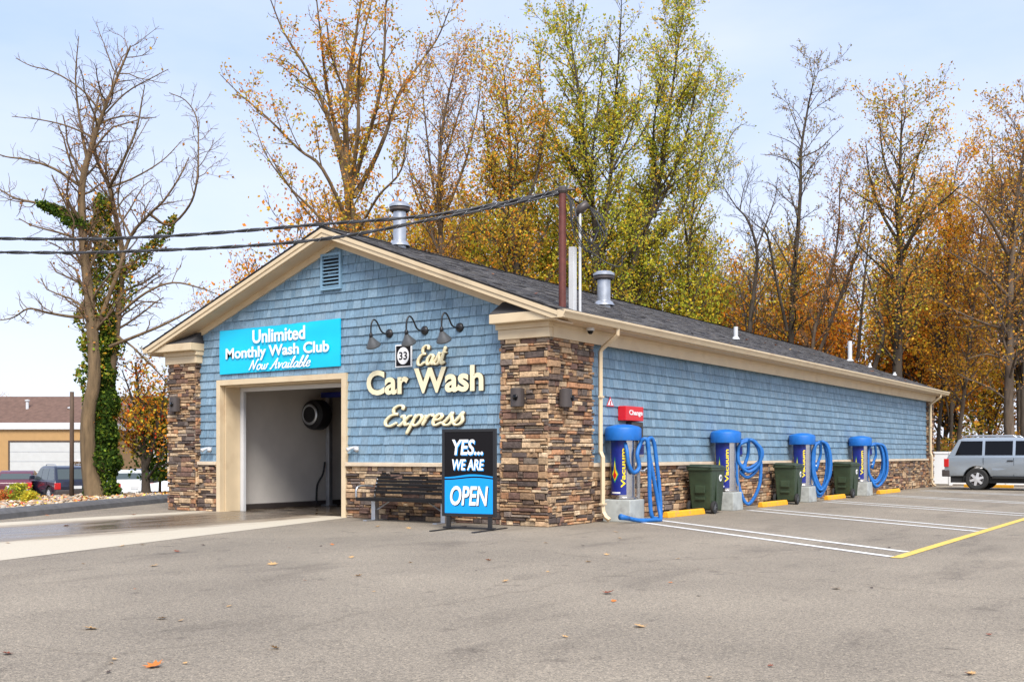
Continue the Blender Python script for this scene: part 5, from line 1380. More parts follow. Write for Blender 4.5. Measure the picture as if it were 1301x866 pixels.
# 1: large bare tree by the kerb, and its ivy
photo_tree('bare_tree', 'big nearly bare tree with crooked spreading limbs beside the rock bed', 31, 121,
    [([(113, 585), (112, 530), (120, 480), (118, 430), (114, 380), (107, 320), (104, 270), (104, 238), (111, 203), (120, 175), (128, 151), (146, 105), (166, 58)], .25, .025),
     ([(128, 610, .3), (131, 560, .35), (138, 500, .4), (146, 440, .5), (152, 380, .5), (156, 328, .6), (148, 280, .6), (139, 238, .7), (128, 215, .6), (121, 194, .6), (118, 160, .8), (126, 120, 1.0)], .20, .025),
     ([(111, 203), (101, 150), (96, 100), (100, 46)], .07, .012),
     ([(139, 238), (156, 205), (173, 165), (180, 130), (184, 108)], .07, .012),
     ([(118, 430), (150, 345), (166, 300), (190, 272), (208, 255), (228, 225), (240, 200)], .10, .015),
     ([(190, 272), (215, 286), (240, 262), (250, 231), (252, 190), (250, 151), (236, 128), (215, 118)], .06, .012),
     ([(104, 285), (78, 268), (52, 259), (20, 252), (0, 241), (-20, 232)], .09, .012),
     ([(104, 238), (70, 215), (35, 203), (7, 199), (-15, 190)], .07, .012),
     ([(132, 148), (105, 115), (69, 92), (40, 84), (20, 74)], .045, .01),
     ([(120, 175), (85, 160), (50, 152), (15, 148)], .045, .01),
     ([(116, 402), (90, 402), (60, 397), (36, 392), (15, 404), (-15, 408)], .08, .012),
     ([(140, 440), (165, 430), (204, 414), (228, 402), (246, 392)], .08, .02),
     ([(150, 400), (185, 372), (220, 359), (255, 366), (272, 372)], .06, .015),
     ([(150, 428), (168, 440), (185, 457), (200, 472), (214, 490)], .05, .015),
     ([(139, 238), (170, 226), (205, 205), (230, 180)], .05, .01),
     ([(128, 151), (160, 118), (195, 98), (214, 88)], .04, .01),
     ([(166, 300), (150, 260), (160, 205), (190, 150)], .05, .01)],
    prm(dens=(3.2, 4.0, 4.2), ratio=(.26, .5, .55), taper=.76, maxlen=(1.9, 1.05, .6), start=(.34, .15, .1), angle=(52, 48, 45), up=.08, wob=.22, rmin=.0058, leaf_from=2),
    11, M['bark_tan'], dict(per_m=.45, size=.12, palette=pal((RUST, 3), (BRN, 2), (GOLD, 1)), jitter=.05), amp=.35, twig=M['twig_red'])
def leaf_mass(name, label, cat, base, n, sampler, size, palette, seed, stems=None, group=None, kind=None, bark=None):
    rs = np.random.RandomState(seed)
    p, tone = sampler(rs, n); n = len(p)
    pl = np.array([q[:3] for q in palette]); wt = np.array([q[3] for q in palette], float); wt /= wt.sum()
    c = pl[rs.choice(len(pl), size=n, p=wt)] * rs.uniform(.6, 1.35, (n, 1))
    a = rs.randn(n, 3); a /= np.linalg.norm(a, axis=1)[:, None]; b = np.cross(a, rs.randn(n, 3)); b /= np.linalg.norm(b, axis=1)[:, None]
    sz = size * rs.uniform(.6, 1.3, (n, 1))
    V = np.stack([p - a * sz * .5, p + b * sz * .38, p + a * sz * .5, p - b * sz * .38], 1).reshape(-1, 3)
    F = np.arange(n * 4).reshape(n, 4)
    if stems is None:
        o = np_mesh(name, V, F, [M['leaf']], None, c); o.location = base
        return tag(o, label, cat, group, kind)
    r = thing(name, label, cat, base, 0, group)
    np_mesh('foliage', V, F, [M['leaf']], None, c, r)
    sm = MB()
    for q in stems: sm.tube(q, np.linspace(.05, .015, len(q)), 5)
    sm.build('stem', bark or M['bark'], r, smooth=True)
    return r
bx0, by0 = at(128, 31)
def ivy_on(poly, rad):
    pts = np.array([P(q[0], q[1], 31 + q[2]) for q in poly]) - np.array((bx0, by0, 0)); rad = np.array(rad, float)
    def f(rs, n):
        q = rs.rand(n) * (len(pts) - 1); i = np.minimum(q.astype(int), len(pts) - 2); w_ = (q - i)[:, None]
        c = pts[i] * (1 - w_) + pts[i + 1] * w_; r_ = rad[i] * (1 - w_[:, 0]) + rad[i + 1] * w_[:, 0]
        a = rs.rand(n) * 6.283; lump = 1 + .22 * np.sin(3 * a + c[:, 2] * 4) + .2 * np.sin(c[:, 2] * 7.3)
        rr = r_ * lump * np.sqrt(rs.uniform(.55, 1, n))
        d = np.stack([np.cos(a) * rr, np.sin(a) * rr, rs.randn(n) * .05], 1)
        return c + d, None
    return f
leaf_mass('climbing_ivy', 'dense dark green ivy column wrapped round the second trunk down to the rocks', 'ivy', (bx0, by0, 0), 13000, ivy_on([(132, 634, .3), (132, 585, .32), (133, 530, .4), (133, 470, .45), (140, 400, .5)], (.44, .40, .36, .3, .2)), .10, pal((DGRN, 5), (GRN, 1.3)), 21)
leaf_mass('climbing_ivy', 'olive green ivy straggling up the bare tree from mid trunk to the cables', 'ivy', (bx0, by0, 0), 7500, ivy_on([(128, 560, .4), (122, 500, .5), (128, 440, .5), (124, 390, .5), (134, 340, .6), (130, 290, .6), (132, 250, .6)], (.28, .44, .56, .56, .45, .32, .2)), .11, pal((DGRN, 3), (GRN, 3), (OLV, 2), (GOLD, .6), (RUST, .4)), 22)
leaf_mass('climbing_ivy', 'ivy sleeve on the left limb of the bare tree above the cables', 'ivy', (bx0, by0, 0), 2200, ivy_on([(52, 259, 0), (70, 266, 0), (86, 274, 0), (102, 288, 0)], (.12, .24, .3, .26)), .10, pal((DGRN, 4), (GRN, 2)), 23)
leaf_mass('climbing_ivy', 'ivy tangle on the right limb of the bare tree around the cables', 'ivy', (bx0, by0, 0), 1200, ivy_on([(150, 395, .3), (160, 345, .4), (185, 320, .4), (206, 300, .4), (222, 275, .4)], (.3, .28, .24, .2, .1)), .10, pal((DGRN, 2), (GRN, 2), (OLV, 2), (ORANGE, 1)), 24)
# 2: small orange tree next to the far pier
photo_tree('maple_tree', 'small orange and red leaved tree between the bare tree and the far pier', 32.5, 186,
    [([(184, 590), (180, 545), (176, 500), (172, 460)], .13, .03), ([(184, 600), (196, 560), (205, 520), (212, 480)], .1, .02), ([(180, 545), (166, 500), (155, 470)], .06, .015), ([(186, 610), (205, 580), (222, 540)], .06, .015)],
    prm(dens=(3.4, 3.8, 4), ratio=(.42, .5, .5), maxlen=(1.5, .8, .45)), 31, M['bark_dark'], dict(per_m=5.5, size=.13, palette=pal((ORANGE, 4), (GOLD, 3), (RED, 1), (OLV, 3), (YG, 1)), jitter=.14))
mx_, my_ = at(203, 33)
leaf_mass('evergreen_shrub', 'dark evergreen shrub beneath the orange leaves by the far pier', 'shrub', (mx_, my_, 0), 3600,
    lambda rs, n: (np.stack([rs.randn(n) * .33, rs.randn(n) * .33, .5 + rs.rand(n) * 2.6], 1) * np.array([1, 1, 1]), None), .11, pal((DGRN, 4), (GRN, 1)), 25, stems=[[(0, 0, 0), (.05, 0, 1.2), (0, .05, 2.6)]])

# 3..: tall trees behind the building
photo_tree('cottonwood_tree', 'tall vase shaped tree with many rising limbs and thin rusty leaves above the gable', 43, 447,
    [([(447, 480), (447, 380), (446, 290), (442, 235), (440, 190), (440, 130), (450, 60), (462, -20)], .34, .03),
     ([(444, 255), (432, 200), (420, 160), (405, 120), (385, 80), (360, 40), (340, -10)], .17, .02),
     ([(445, 240), (428, 170), (415, 110), (408, 50), (400, -20)], .16, .02),
     ([(446, 245), (462, 190), (480, 130), (488, 70), (490, 10), (494, -25)], .16, .02),
     ([(449, 250), (470, 215), (490, 170), (505, 125), (530, 85), (555, 50), (572, 10)], .17, .02),
     ([(447, 230), (455, 165), (455, 110), (460, 55), (475, -10)], .14, .02),
     ([(446, 290), (410, 215), (380, 190), (340, 150), (305, 120), (280, 95)], .12, .012),
     ([(440, 320), (400, 270), (370, 240), (340, 200), (320, 150)], .1, .012),
     ([(445, 300), (400, 280), (360, 225), (335, 185)], .08, .012),
     ([(452, 300), (480, 250), (510, 215), (520, 150), (545, 100)], .09, .012)],
    prm(dens=(1.3, 2.2, 2.8), ratio=(.2, .42, .45), maxlen=(3.2, 1.5, .7), angle=(42, 42, 42), up=.25, start=(.3, .2, .15)), 41, M['bark_tan'],
    dict(per_m=4.6, size=.16, palette=pal((GOLD, 4), (RUST, 2.5), (OLV, 2), (YG, 1), (ORANGE, 1.5)), jitter=.16), amp=.7)
photo_tree('rusty_tree', 'slender many stemmed tree with fine rusty foliage right of the vase shaped tree', 50, 566,
    [([(566, 420), (562, 330), (558, 260), (560, 180), (570, 120), (585, 60)], .22, .02), ([(560, 300), (548, 220), (540, 150), (535, 90)], .12, .015), ([(562, 280), (590, 210), (605, 150), (612, 95)], .12, .015), ([(556, 240), (572, 180), (590, 120), (600, 70)], .1, .012), ([(563, 320), (530, 250), (515, 190)], .09, .012)],
    prm(dens=(1.8, 2.6, 3), ratio=(.22, .42, .45), maxlen=(2.8, 1.3, .6), up=.3), 42, M['bark'],
    dict(per_m=3, size=.13, palette=pal((RUST, 4), (GOLD, 3), (BRN, 2), (OLV, 1)), jitter=.2), amp=.8)
photo_tree('golden_tree', 'broad olive and gold tree crown behind the red steel mast', 47, 660,
    [([(660, 430), (655, 340), (650, 270), (648, 200), (645, 140), (640, 92)], .24, .02), ([(652, 300), (630, 240), (618, 180), (612, 130)], .12, .015), ([(652, 290), (680, 230), (690, 170), (696, 130)], .12, .015), ([(655, 330), (615, 290), (590, 260)], .1, .012), ([(655, 340), (690, 300), (705, 260)], .1, .012)],
    prm(dens=(2, 2.8, 3), ratio=(.28, .42, .45), maxlen=(3.2, 1.5, .7)), 43, M['bark_dark'],
    dict(per_m=3.6, size=.16, palette=pal((OLV, 3), (GOLD, 3), (YG, 2), (RUST, 2), (ORANGE, 1)), jitter=.22), amp=.9)
YGP = pal((YG, 6), ((.42, .48, .055), 3), (YEL, 1.6), (GRN, 1.2), (GOLD, 1.2))
photo_tree('poplar_tree', 'tall yellow green poplar with forked stems rising behind the roof vent', 48, 758,
    [([(757, 440), (757, 350), (758, 310), (754, 270), (748, 230), (742, 180), (736, 120), (728, 70), (722, 25)], .26, .02),
     ([(758, 310), (770, 270), (776, 220), (780, 160), (784, 100), (788, 40), (790, -5)], .19, .015),
     ([(754, 275), (730, 215), (705, 175), (690, 130), (686, 80), (694, 50)], .12, .012), ([(756, 290), (752, 210), (758, 150), (764, 95), (770, 45)], .1, .012),
     ([(776, 220), (800, 170), (812, 120), (815, 85)], .08, .012), ([(757, 350), (720, 300), (690, 270)], .08, .012), ([(757, 360), (800, 320), (815, 290)], .08, .012)],
    prm(dens=(2.2, 2.8, 3.2), ratio=(.2, .46, .5), maxlen=(2.9, 1.3, .6), angle=(47, 44, 44), up=.22, start=(.18, .15, .1)), 44, M['bark_dark'],
    dict(per_m=2.2, size=.165, palette=YGP, jitter=.12), amp=.6)
photo_tree('poplar_tree', 'yellow green poplar leaning to the right, next to the forked one', 52, 792,
    [([(795, 430), (797, 375), (808, 330), (822, 285), (835, 240), (845, 190), (852, 130), (860, 70), (868, 15)], .27, .02),
     ([(822, 285), (850, 235), (872, 170), (885, 110), (890, 70)], .13, .012), ([(835, 240), (830, 170), (838, 110), (845, 60)], .1, .012), ([(808, 330), (840, 300), (865, 270), (885, 220), (905, 160)], .1, .012), ([(808, 335), (800, 290), (805, 250)], .07, .012), ([(800, 370), (850, 345), (880, 320)], .08, .012)],
    prm(dens=(2.2, 2.8, 3.2), ratio=(.2, .46, .5), maxlen=(2.9, 1.3, .6), angle=(47, 44, 44), up=.22, start=(.15, .15, .1)), 45, M['bark_dark'],
    dict(per_m=2.1, size=.17, palette=YGP, jitter=.12), amp=.6)
photo_tree('poplar_tree', 'thin greenish young tree standing right of the leaning poplar', 56, 876,
    [([(876, 440), (874, 350), (880, 270), (890, 200), (905, 130), (915, 90)], .13, .012), ([(878, 290), (905, 230), (930, 170), (950, 155)], .07, .01), ([(876, 320), (866, 250), (872, 190)], .07, .01), ([(874, 350), (895, 300), (915, 260)], .07, .01)],
    prm(dens=(1.8, 2.6, 3), ratio=(.2, .42, .45), maxlen=(2.2, 1.1, .55), up=.25), 46, M['bark_dark'], dict(per_m=3.2, size=.16, palette=YGP, jitter=.18))
photo_tree('bare_tree', 'tall slim bare tree with a straight trunk against open sky', 55, 1006,
    [([(1006, 470), (1005, 425), (1008, 360), (1013, 300), (1017, 240), (1018, 190), (1026, 140), (1032, 110), (1036, 88)], .2, .015),
     ([(1017, 215), (1005, 205), (985, 198), (966, 196)], .06, .01), ([(1018, 200), (1040, 190), (1056, 175), (1072, 160)], .06, .01), ([(1020, 180), (1008, 150), (998, 125)], .05, .01), ([(1018, 190), (1000, 178), (975, 170)], .04, .01), ([(1026, 140), (1040, 118), (1052, 108)], .035, .008), ([(1013, 300), (1000, 270), (990, 258)], .04, .01), ([(1009, 350), (985, 305), (968, 280), (955, 270)], .06, .01)],
    prm(dens=(1.25, 2.8, 3.6), ratio=(.19, .5, .55), maxlen=(2.4, 1.1, .6), start=(.3, .15, .1), rmin=.009), 47, M['bark_dark'], dict(per_m=1.3, size=.12, palette=pal((OLV, 2), (BRN, 2)), jitter=.06), amp=.4)
photo_tree('bare_tree', 'dark crooked bare tree leaning left of the slim bare tree', 54, 948,
    [([(952, 430), (958, 370), (962, 320), (950, 280), (935, 262), (918, 235)], .15, .015), ([(1000, 420), (985, 350), (975, 300), (960, 285), (945, 270)], .13, .012), ([(960, 320), (975, 280), (985, 250), (988, 225)], .07, .01), ([(940, 268), (945, 240), (955, 215)], .05, .01)],
    prm(dens=(1.8, 2.8, 3.2), ratio=(.28, .45, .5), maxlen=(2.4, 1.2, .6), rmin=.009), 48, M['bark_dark'], None, amp=.5)
photo_tree('bare_tree', 'leaning bare tree between the slim tree and the broad oak', 53, 1040,
    [([(1032, 450), (1045, 385), (1060, 330), (1066, 280), (1067, 235), (1070, 215)], .12, .012), ([(1040, 450), (1070, 370), (1090, 310), (1100, 250), (1103, 210)], .13, .012), ([(1090, 455), (1096, 380), (1103, 310), (1108, 260)], .13, .012)],
    prm(dens=(1.5, 2.6, 3), ratio=(.22, .45, .5), maxlen=(2.2, 1.1, .6), rmin=.009), 49, M['bark'], dict(per_m=1.6, size=.14, palette=pal((RUST, 2), (BRN, 2)), jitter=.1), amp=.5)
photo_tree('oak_tree', 'large oak with a thick straight trunk and rusty top behind the far roof end', 49, 1140,
    [([(1140, 520), (1140, 470), (1142, 400), (1143, 320), (1142, 260), (1144, 200), (1146, 140)], .32, .03),
     ([(1143, 330), (1165, 290), (1190, 262), (1210, 245), (1228, 228)], .14, .015), ([(1143, 310), (1120, 270), (1105, 225), (1100, 180)], .13, .015), ([(1143, 260), (1160, 220), (1172, 180), (1180, 155)], .1, .012), ([(1143, 250), (1125, 210), (1118, 165), (1120, 145)], .1, .012),
     ([(1142, 360), (1115, 335), (1090, 310), (1080, 280)], .1, .012), ([(1142, 370), (1180, 340), (1205, 320)], .1, .012), ([(1143, 290), (1180, 250), (1200, 205)], .09, .012), ([(1110, 470), (1122, 420), (1108, 370), (1096, 330)], .16, .015)],
    prm(dens=(1.8, 2.6, 3), ratio=(.26, .44, .45), maxlen=(2.8, 1.3, .65), start=(.3, .2, .1)), 50, M['bark_dark'],
    dict(per_m=3, size=.16, palette=pal((OLV, 4), (RUST, 3), (GOLD, 3), (BRN, 1.5), (YG, 1)), jitter=.2), amp=.8)
photo_tree('brown_oak_tree', 'brown leaved oak at the right edge with long outstretched boughs', 46, 1290,
    [([(1282, 540), (1283, 450), (1284, 360), (1290, 280), (1298, 210), (1310, 150)], .27, .03), ([(1284, 380), (1255, 350), (1225, 330), (1200, 318)], .12, .012), ([(1284, 330), (1255, 275), (1235, 255), (1218, 245)], .12, .012), ([(1284, 420), (1250, 410), (1215, 395), (1190, 380)], .1, .012), ([(1290, 290), (1265, 230), (1260, 190)], .1, .012), ([(1290, 280), (1310, 230), (1330, 200)], .1, .012), ([(1284, 440), (1310, 400), (1335, 380)], .1, .012), ([(1284, 460), (1255, 450), (1230, 455)], .08, .012)],
    prm(dens=(1.9, 2.8, 3), ratio=(.3, .44, .45), maxlen=(3, 1.4, .7)), 51, M['bark'],
    dict(per_m=1.7, size=.16, palette=pal((RUST, 3), (GOLD, 2), (BRN, 3), (GOLD, 1.5), (OLV, 1)), jitter=.2), amp=.9)
photo_tree('slender_tree', 'slender orange leaved tree directly beyond the end of the roof', 52, 1196,
    [([(1192, 560), (1200, 470), (1203, 400), (1205, 330), (1208, 270), (1215, 215), (1222, 190)], .11, .012), ([(1203, 400), (1215, 350), (1230, 310), (1238, 270)], .06, .01), ([(1203, 380), (1190, 330), (1185, 290)], .06, .01)],
    prm(dens=(2, 2.8, 3), ratio=(.24, .44, .45), maxlen=(2.4, 1.2, .6)), 52, M['bark_dark'], dict(per_m=4, size=.16, palette=pal((ORANGE, 3), (GOLD, 4), (YEL, 2), (RUST, 1)), jitter=.2), amp=.6)
photo_tree('slender_tree', 'slender yellow brown tree leaning beside the right edge oak', 50, 1228,
    [([(1218, 570), (1225, 500), (1233, 430), (1240, 360), (1248, 290), (1258, 240), (1262, 200)], .13, .012), ([(1240, 370), (1262, 320), (1275, 280)], .06, .01), ([(1236, 400), (1222, 350), (1215, 300)], .06, .01)],
    prm(dens=(2, 2.8, 3), ratio=(.24, .44, .45), maxlen=(2.4, 1.2, .6)), 53, M['bark'], dict(per_m=2.6, size=.16, palette=pal((RUST, 3), (GOLD, 4), (BRN, 1)), jitter=.2), amp=.6)

# woodland trees of a few kinds, each tree a copy with its own trunk and crown
def proto(seed, h, spread, leaf, bark, nst=4, start=.2, rmin=.01):
    T = Tree(seed); rs = np.random.RandomState(seed)
    top = np.array([rs.randn() * .5, rs.randn() * .5, h])
    T.branch(crom([(0, 0, 0), (rs.randn() * .15, rs.randn() * .15, h * .3), (rs.randn() * .3, rs.randn() * .3, h * .6), tuple(top)], 4), h * .008 + .03, .015, 0, prm(dens=(2.2, 2.4, 2.6), ratio=(.3, .42, .45), maxlen=(spread, 1.6, .8), start=(start, .15, .1), rmin=rmin), flare=.4)
    for k in range(nst):
        a = k * 6.283 / nst + rs.rand(); z0 = h * rs.uniform(.2, .4); rr = spread * rs.uniform(.5, 1.0)
        T.branch(crom([(0, 0, z0), (math.cos(a) * rr * .4, math.sin(a) * rr * .4, z0 + h * .2), (math.cos(a) * rr * .75, math.sin(a) * rr * .75, h * .68), (math.cos(a) * rr, math.sin(a) * rr, h * rs.uniform(.8, .95))], 4), h * .006 + .015, .012, 0, prm(dens=(1.9, 2.4, 2.6), ratio=(.28, .42, .45), maxlen=(spread * .8, 1.5, .8), start=(.2, .15, .1), rmin=rmin))
    lf = T.leaves(**leaf) if leaf else None
    return finish_tree(T, 'woodland_tree', 'x', (0, 0, 0), bark, lf)
kinds = {
 'orange': (proto(61, 10, 3.0, dict(per_m=2.3, size=.2, palette=pal((ORANGE, 5), (GOLD, 3), (RUST, 2), (YEL, 1)), jitter=.28), M['bark_dark'], start=.12), 'bright orange leaved tree low in the wood behind the building', 'orange trees in the wood'),
 'gold': (proto(62, 12, 3.0, dict(per_m=1.8, size=.2, palette=pal((GOLD, 4), (YEL, 4), (OLV, 2), (YG, 2)), jitter=.28), M['bark_dark'], start=.15), 'olive and gold leaved tree in the wood behind the building', 'olive gold trees in the wood'),
 'rust': (proto(63, 15, 3.2, dict(per_m=1.6, size=.18, palette=pal((RUST, 4), (BRN, 2), (GOLD, 3), (OLV, 1)), jitter=.26), M['bark_dark'], start=.3), 'rusty brown thin crowned tree in the wood behind the building', 'rusty brown trees in the wood'),
 'green': (proto(64, 11, 2.8, dict(per_m=3, size=.19, palette=YGP, jitter=.26), M['bark_dark'], start=.12), 'yellow green bushy tree in the wood behind the roof', 'yellow green trees in the wood'),
 'bare': (proto(65, 17, 2.8, None, M['bark_dark'], start=.35, rmin=.012), 'bare leafless grey tree standing in the wood behind the building', 'bare trees in the wood'),
}
used = set()
def wood(kind, u, t, s=1.0, rz=None):
    root, lb, gr = kinds[kind]
    o = root if kind not in used else copy_tree(root)
    used.add(kind)
    x, y = at(u, t); o.location = (x, y, ground_z(x, y)); o.scale = (s, s, s); o.rotation_euler = (0, 0, rng.uniform(0, 6.28) if rz is None else rz)
    tag(o, lb, 'tree', gr)
    return o
for kd, u, t, s_ in [
    ('rust', 300, 52, 0.65), ('orange', 318, 58, 1.17), ('rust', 345, 60, 0.73), ('orange', 372, 54, 1.38), ('gold', 400, 58, 1.12), ('orange', 425, 62, 1.50), ('gold', 470, 55, 1.19), ('rust', 500, 60, 0.95), ('orange', 520, 57, 1.42), ('gold', 545, 63, 1.38), ('gold', 585, 56, 1.27), ('orange', 606, 60, 1.58), ('rust', 622, 64, 1.10), ('green', 640, 55, 1.30), ('gold', 690, 56, 1.25), ('green', 706, 52, 1.30), ('orange', 740, 62, 1.58), ('green', 786, 56, 1.27), ('green', 830, 55, 1.23), ('gold', 862, 60, 1.19), ('green', 884, 58, 1.10), ('bare', 906, 62, 0.76), ('bare', 926, 66, 0.73), ('gold', 925, 64, 1.00), ('orange', 946, 58, 1.08), ('gold', 972, 63, 1.15), ('orange', 1018, 62, 1.20), ('gold', 1012, 66, 1.19), ('bare', 1052, 66, 0.84), ('orange', 1050, 60, 1.17), ('gold', 1124, 64, 1.05), ('gold', 1160, 62, 1.06), ('orange', 1172, 58, 1.42), ('orange', 1198, 62, 1.42), ('gold', 1216, 62, 1.0), ('rust', 1296, 56, 1.10), ('gold', 1244, 64, 1.0), ('orange', 1262, 66, 1.1), ('bare', 1206, 56, 0.79), ('bare', 1300, 54, 0.95),
    ('gold', 1352, 60, 1.0), ('rust', 1390, 62, 1.0), ('orange', 1425, 60, 1.2), ('gold', 1470, 64, 1.1), ('rust', 1520, 62, 1.0), ('orange', 1580, 66, 1.3), ('gold', 1640, 64, 1.1), ('rust', 1720, 66, 1.0),
    ('orange', 8, 105, 0.72), ('orange', 40, 112, 0.70), ('rust', -20, 108, 0.55), ('bare', 1185, 70, 0.84), ('rust', 880, 68, 0.79), ('bare', 950, 70, 0.79)]:
    wood(kd, u, t, s_)
# undergrowth below the wood, right of the building
def undergrowth(rs, n):
    u = rs.uniform(880, 1800, n); t = rs.uniform(52, 74, n)
    l = (u - 650.5) / 1341 * t
    x = CAMX + t * FWD[0] + l * RGT[0]; y = CAMY + t * FWD[1] + l * RGT[1]
    h = (1.3 + 1.0 * np.sin(x * .9) * np.sin(y * .7 + 1) + .6 * np.sin(x * 2.3 + y)) + .6
    return np.stack([x, y, rs.rand(n) * np.maximum(h, .3)], 1), None
o = leaf_mass('undergrowth', None, None, (0, 0, 0), 80000, undergrowth, .2, pal((OLV, 3), (BRN, 3), (DGRN, 2), (RUST, 1.5), (GOLD, 1)), 71); o['kind'] = 'stuff'
def undergrowth2(rs, n):
    u = rs.uniform(255, 900, n); t = rs.uniform(48, 70, n)
    l = (u - 650.5) / 1341 * t
    x = CAMX + t * FWD[0] + l * RGT[0]; y = CAMY + t * FWD[1] + l * RGT[1]
    h = 1.6 + 1.2 * np.sin(x * .9) * np.sin(y * .7 + 1)
    k = x < -12
    return np.stack([x, y, rs.rand(n) * np.maximum(h, .3) - .1], 1)[k], None
o = leaf_mass('undergrowth', None, None, (0, 0, 0), 20000, undergrowth2, .22, pal((OLV, 3), (BRN, 3), (GRN, 2), (RUST, 1.5)), 72); o['kind'] = 'stuff'

# small shrubs in the rock bed
for (u, t, w_, h_, n, pl, lb) in ((24, 28.4, .22, .5, 700, pal((YG, 2), (GRN, 3), (OLV, 2)), 'small green shrub in the rock bed before the sedan'), (38, 27.6, .2, .32, 420, pal((YG, 4), (YEL, 1)), 'tiny yellow green shrub at the front of the rock bed'), (6, 29.0, .3, .3, 420, pal((RUST, 3), (RED, 2), (BRN, 2)), 'low russet shrub among the rocks at the left edge')):
    x, y = at(u, t)
    leaf_mass('shrub', lb, 'shrub', (x, y, 0.02), n, (lambda w_, h_: lambda rs, n: (np.stack([rs.randn(n) * w_ * .55, rs.randn(n) * w_ * .55, np.abs(rs.rand(n)) * h_], 1), None))(w_, h_), .08, pl, int(u) + 80, stems=[[(0, 0, 0), (.05, .02, h_ * .6)], [(0, 0, 0), (-.06, .03, h_ * .7)]])
# river rocks
rk = MB()
ico = bmesh.new(); bmesh.ops.create_icosphere(ico, subdivisions=1, radius=1); iv = [tuple(v.co) for v in ico.verts]; inf = [tuple(v.index for v in f.verts) for f in ico.faces]; ico.free()
RC = [(.5, .4, .28), (.42, .3, .19), (.55, .47, .36), (.33, .24, .17), (.6, .54, .45), (.45, .27, .15), (.3, .26, .22)]
edge = np.array(kp); cnt = 0
while cnt < 2600:
    i = rng.randrange(len(kp) - 1); f_ = rng.random(); d_ = rng.random() ** .8 * 4.6 + .32
    (x0, y0), (x1, y1) = kp[i], kp[i + 1]
    dv = Vector((x1 - x0, y1 - y0)).normalized()
    x = x0 + (x1 - x0) * f_ - dv.y * d_; y = y0 + (y1 - y0) * f_ + dv.x * d_
    r_ = rng.uniform(.035, .085)
    sc_ = (r_ * rng.uniform(.8, 1.4), r_ * rng.uniform(.8, 1.4), r_ * rng.uniform(.5, .8)); a = rng.random() * 6.28
    c = rng.choice(RC); k = rng.uniform(.6, 1.2)
    z = ground_z(x, y) + .04 + .14 * max(0, 1 - d_ / 3.5) + rng.uniform(0, .05)
    ca, sa = math.cos(a), math.sin(a)
    rk.add([(x + (p[0] * sc_[0]) * ca - p[1] * sc_[1] * sa, y + p[0] * sc_[0] * sa + p[1] * sc_[1] * ca, z + p[2] * sc_[2]) for p in iv], inf, 0, tuple(q * k for q in c)); cnt += 1
tag(rk.build('river_rocks', M['rock'], smooth=True, fix=False), kind='stuff')
lt = MB()       # leaf litter between the rocks, too many to count
for _ in range(1800):
    i = rng.randrange(len(kp) - 1); f_ = rng.random(); d_ = rng.random() * 5.5 + .25
    (x0, y0), (x1, y1) = kp[i], kp[i + 1]; dv = Vector((x1 - x0, y1 - y0)).normalized()
    x = x0 + (x1 - x0) * f_ - dv.y * d_; y = y0 + (y1 - y0) * f_ + dv.x * d_; z = ground_z(x, y) + .1 + .14 * max(0, 1 - d_ / 3.5)
    s_ = rng.uniform(.03, .06); a = rng.random() * 6.28; tz = rng.uniform(-.03, .03)
    c = rng.choice([ORANGE, RUST, GOLD, BRN, RED, YEL])
    lt.add([(x + s_ * math.cos(a), y + s_ * math.sin(a), z + tz), (x - s_ * .6 * math.sin(a), y + s_ * .6 * math.cos(a), z), (x - s_ * math.cos(a), y - s_ * math.sin(a), z - tz + .02), (x + s_ * .6 * math.sin(a), y - s_ * .6 * math.cos(a), z + .01)], [(0, 1, 2, 3)], 0, c)
tag(lt.build('leaf_litter', M['orangeleaf'], fix=False), kind='stuff')

# fallen leaves scattered over the lot
LSH = [(0, -.5), (.07, -.2), (.34, -.32), (.28, -.08), (.52, .05), (.26, .16), (.3, .4), (.1, .3), (0, .58), (-.1, .3), (-.3, .4), (-.26, .16), (-.52, .05), (-.28, -.08), (-.34, -.32), (-.07, -.2)]
protos = []
LCOL = [('orange', (.5, .15, .02)), ('tan', (.5, .3, .12)), ('russet', (.2, .05, .02)), ('dark', (.06, .04, .03))]
for nm, c in LCOL:
    for var_ in range(2):
        m_ = MB(); cu = rng.uniform(.15, .45)
        pts = [(0, 0, .02)] + [(x, y, .03 + cu * (x * x + y * y) * (1 + .5 * math.sin(5 * x + var_ * 2))) for x, y in LSH]
        m_.add(pts, [(0, 1 + i, 1 + (i + 1) % 16) for i in range(16)], 0, c)
        m_.add([(0, -.5, .04), (.02, -.5, .04), (.06, -.85, .12), (.04, -.85, .12)], [(0, 1, 2, 3)], 0, c)
        protos.append((nm, m_.build('fallen_leaf', M['orangeleaf'], fix=False), [False]))
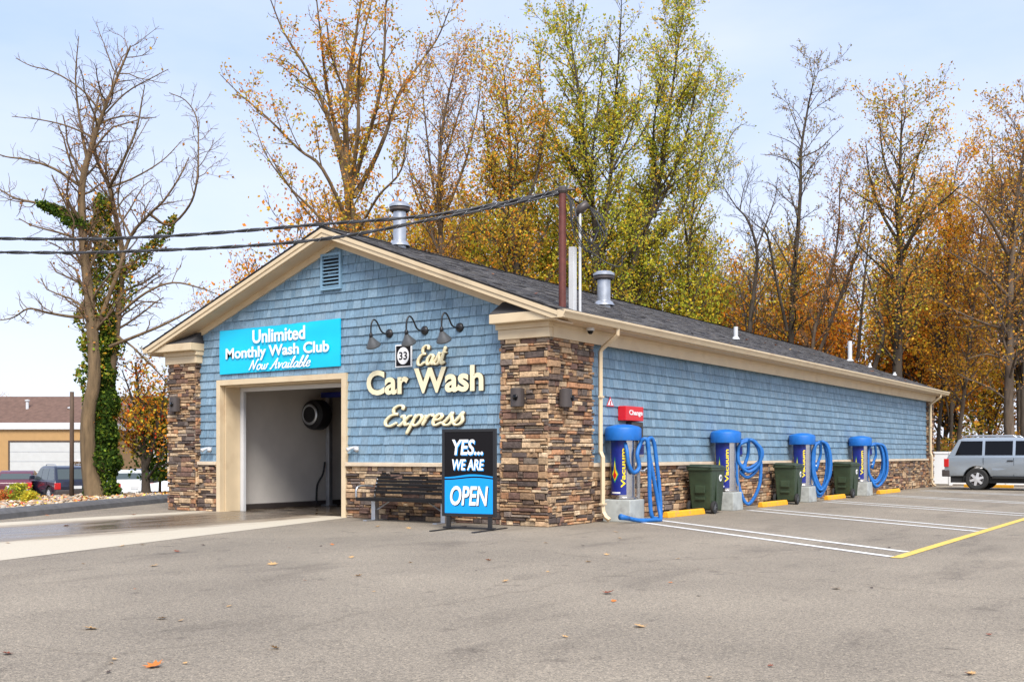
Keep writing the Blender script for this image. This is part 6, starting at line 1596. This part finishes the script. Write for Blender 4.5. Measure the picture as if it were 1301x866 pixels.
def drop(u, v, kind, s_=.1):
    t = 1.3 * 1341 / (v - 577); x, y = at(u, t)
    if x < -0.1 and y > 0.0 and x > -10.6: return
    c = [p for p in protos if p[0] == kind]; nm, o, flag = rng.choice(c)
    if flag[0]: o = o.copy(); COL.objects.link(o)
    else: flag[0] = True
    o.location = (x, y, .006); o.rotation_euler = (rng.uniform(-.25, .25), rng.uniform(-.25, .25), rng.random() * 6.28); s_ *= .9; o.scale = (s_, s_, s_ * 1.3)
    tag(o, {'orange': 'bright orange leaf fallen on the asphalt', 'tan': 'pale tan curled leaf fallen on the asphalt', 'russet': 'dark russet leaf fallen on the asphalt', 'dark': 'small blackish leaf fallen on the asphalt'}[kind], 'leaf', kind + ' leaves fallen on the lot')
for (u, v, k, s_) in [(8, 831, 'russet', .1), (115, 799, 'tan', .14), (197, 847, 'orange', .15), (205, 786, 'tan', .11), (349, 824, 'tan', .09), (196, 719, 'tan', .13), (225, 701, 'russet', .12), (346, 717, 'tan', .16), (181, 692, 'tan', .09), (258, 693, 'dark', .09), (155, 694, 'tan', .1), (455, 732, 'tan', .11), (447, 708, 'tan', .1), (620, 712, 'orange', .1), (642, 739, 'tan', .1), (605, 725, 'dark', .05), (422, 692, 'orange', .08), (84, 668, 'orange', .15), (170, 654, 'orange', .14), (480, 669, 'tan', .13), (519, 671, 'tan', .13), (772, 754, 'russet', .14), (780, 764, 'orange', .07), (813, 796, 'tan', .12), (748, 714, 'tan', .1), (741, 693, 'dark', .08), (771, 705, 'tan', .1), (888, 757, 'dark', .06), (783, 676, 'tan', .12), (787, 684, 'tan', .09), (1063, 748, 'tan', .12), (861, 710, 'tan', .06), (694, 690, 'tan', .09), (901, 861, 'tan', .05), (10, 690, 'tan', .1), (60, 655, 'orange', .12), (1107, 747, 'dark', .05)]:
    drop(u, v, k, s_)
for _ in range(26):
    drop(rng.uniform(0, 1280), 690 + rng.random() ** 1.5 * 170, rng.choice(('tan', 'tan', 'russet', 'dark', 'orange')), rng.uniform(.035, .07))
# leaves caught on the shingles
for _ in range(26):
    x = rng.uniform(-4.8, .2); y = rng.uniform(0.4, 27)
    nm, o, flag = rng.choice(protos); o = o.copy(); COL.objects.link(o)
    o.location = (x, y, zr(x) + .02); o.rotation_euler = (rng.uniform(-.2, .2), math.atan(SL) + rng.uniform(-.2, .2), rng.random() * 6.28); s_ = rng.uniform(.07, .12); o.scale = (s_, s_, s_)
    tag(o, 'dry autumn leaf lying on the grey roof shingles', 'leaf', 'leaves caught on the roof')
for nm, o, flag in protos:
    if not flag[0]: bpy.data.objects.remove(o)
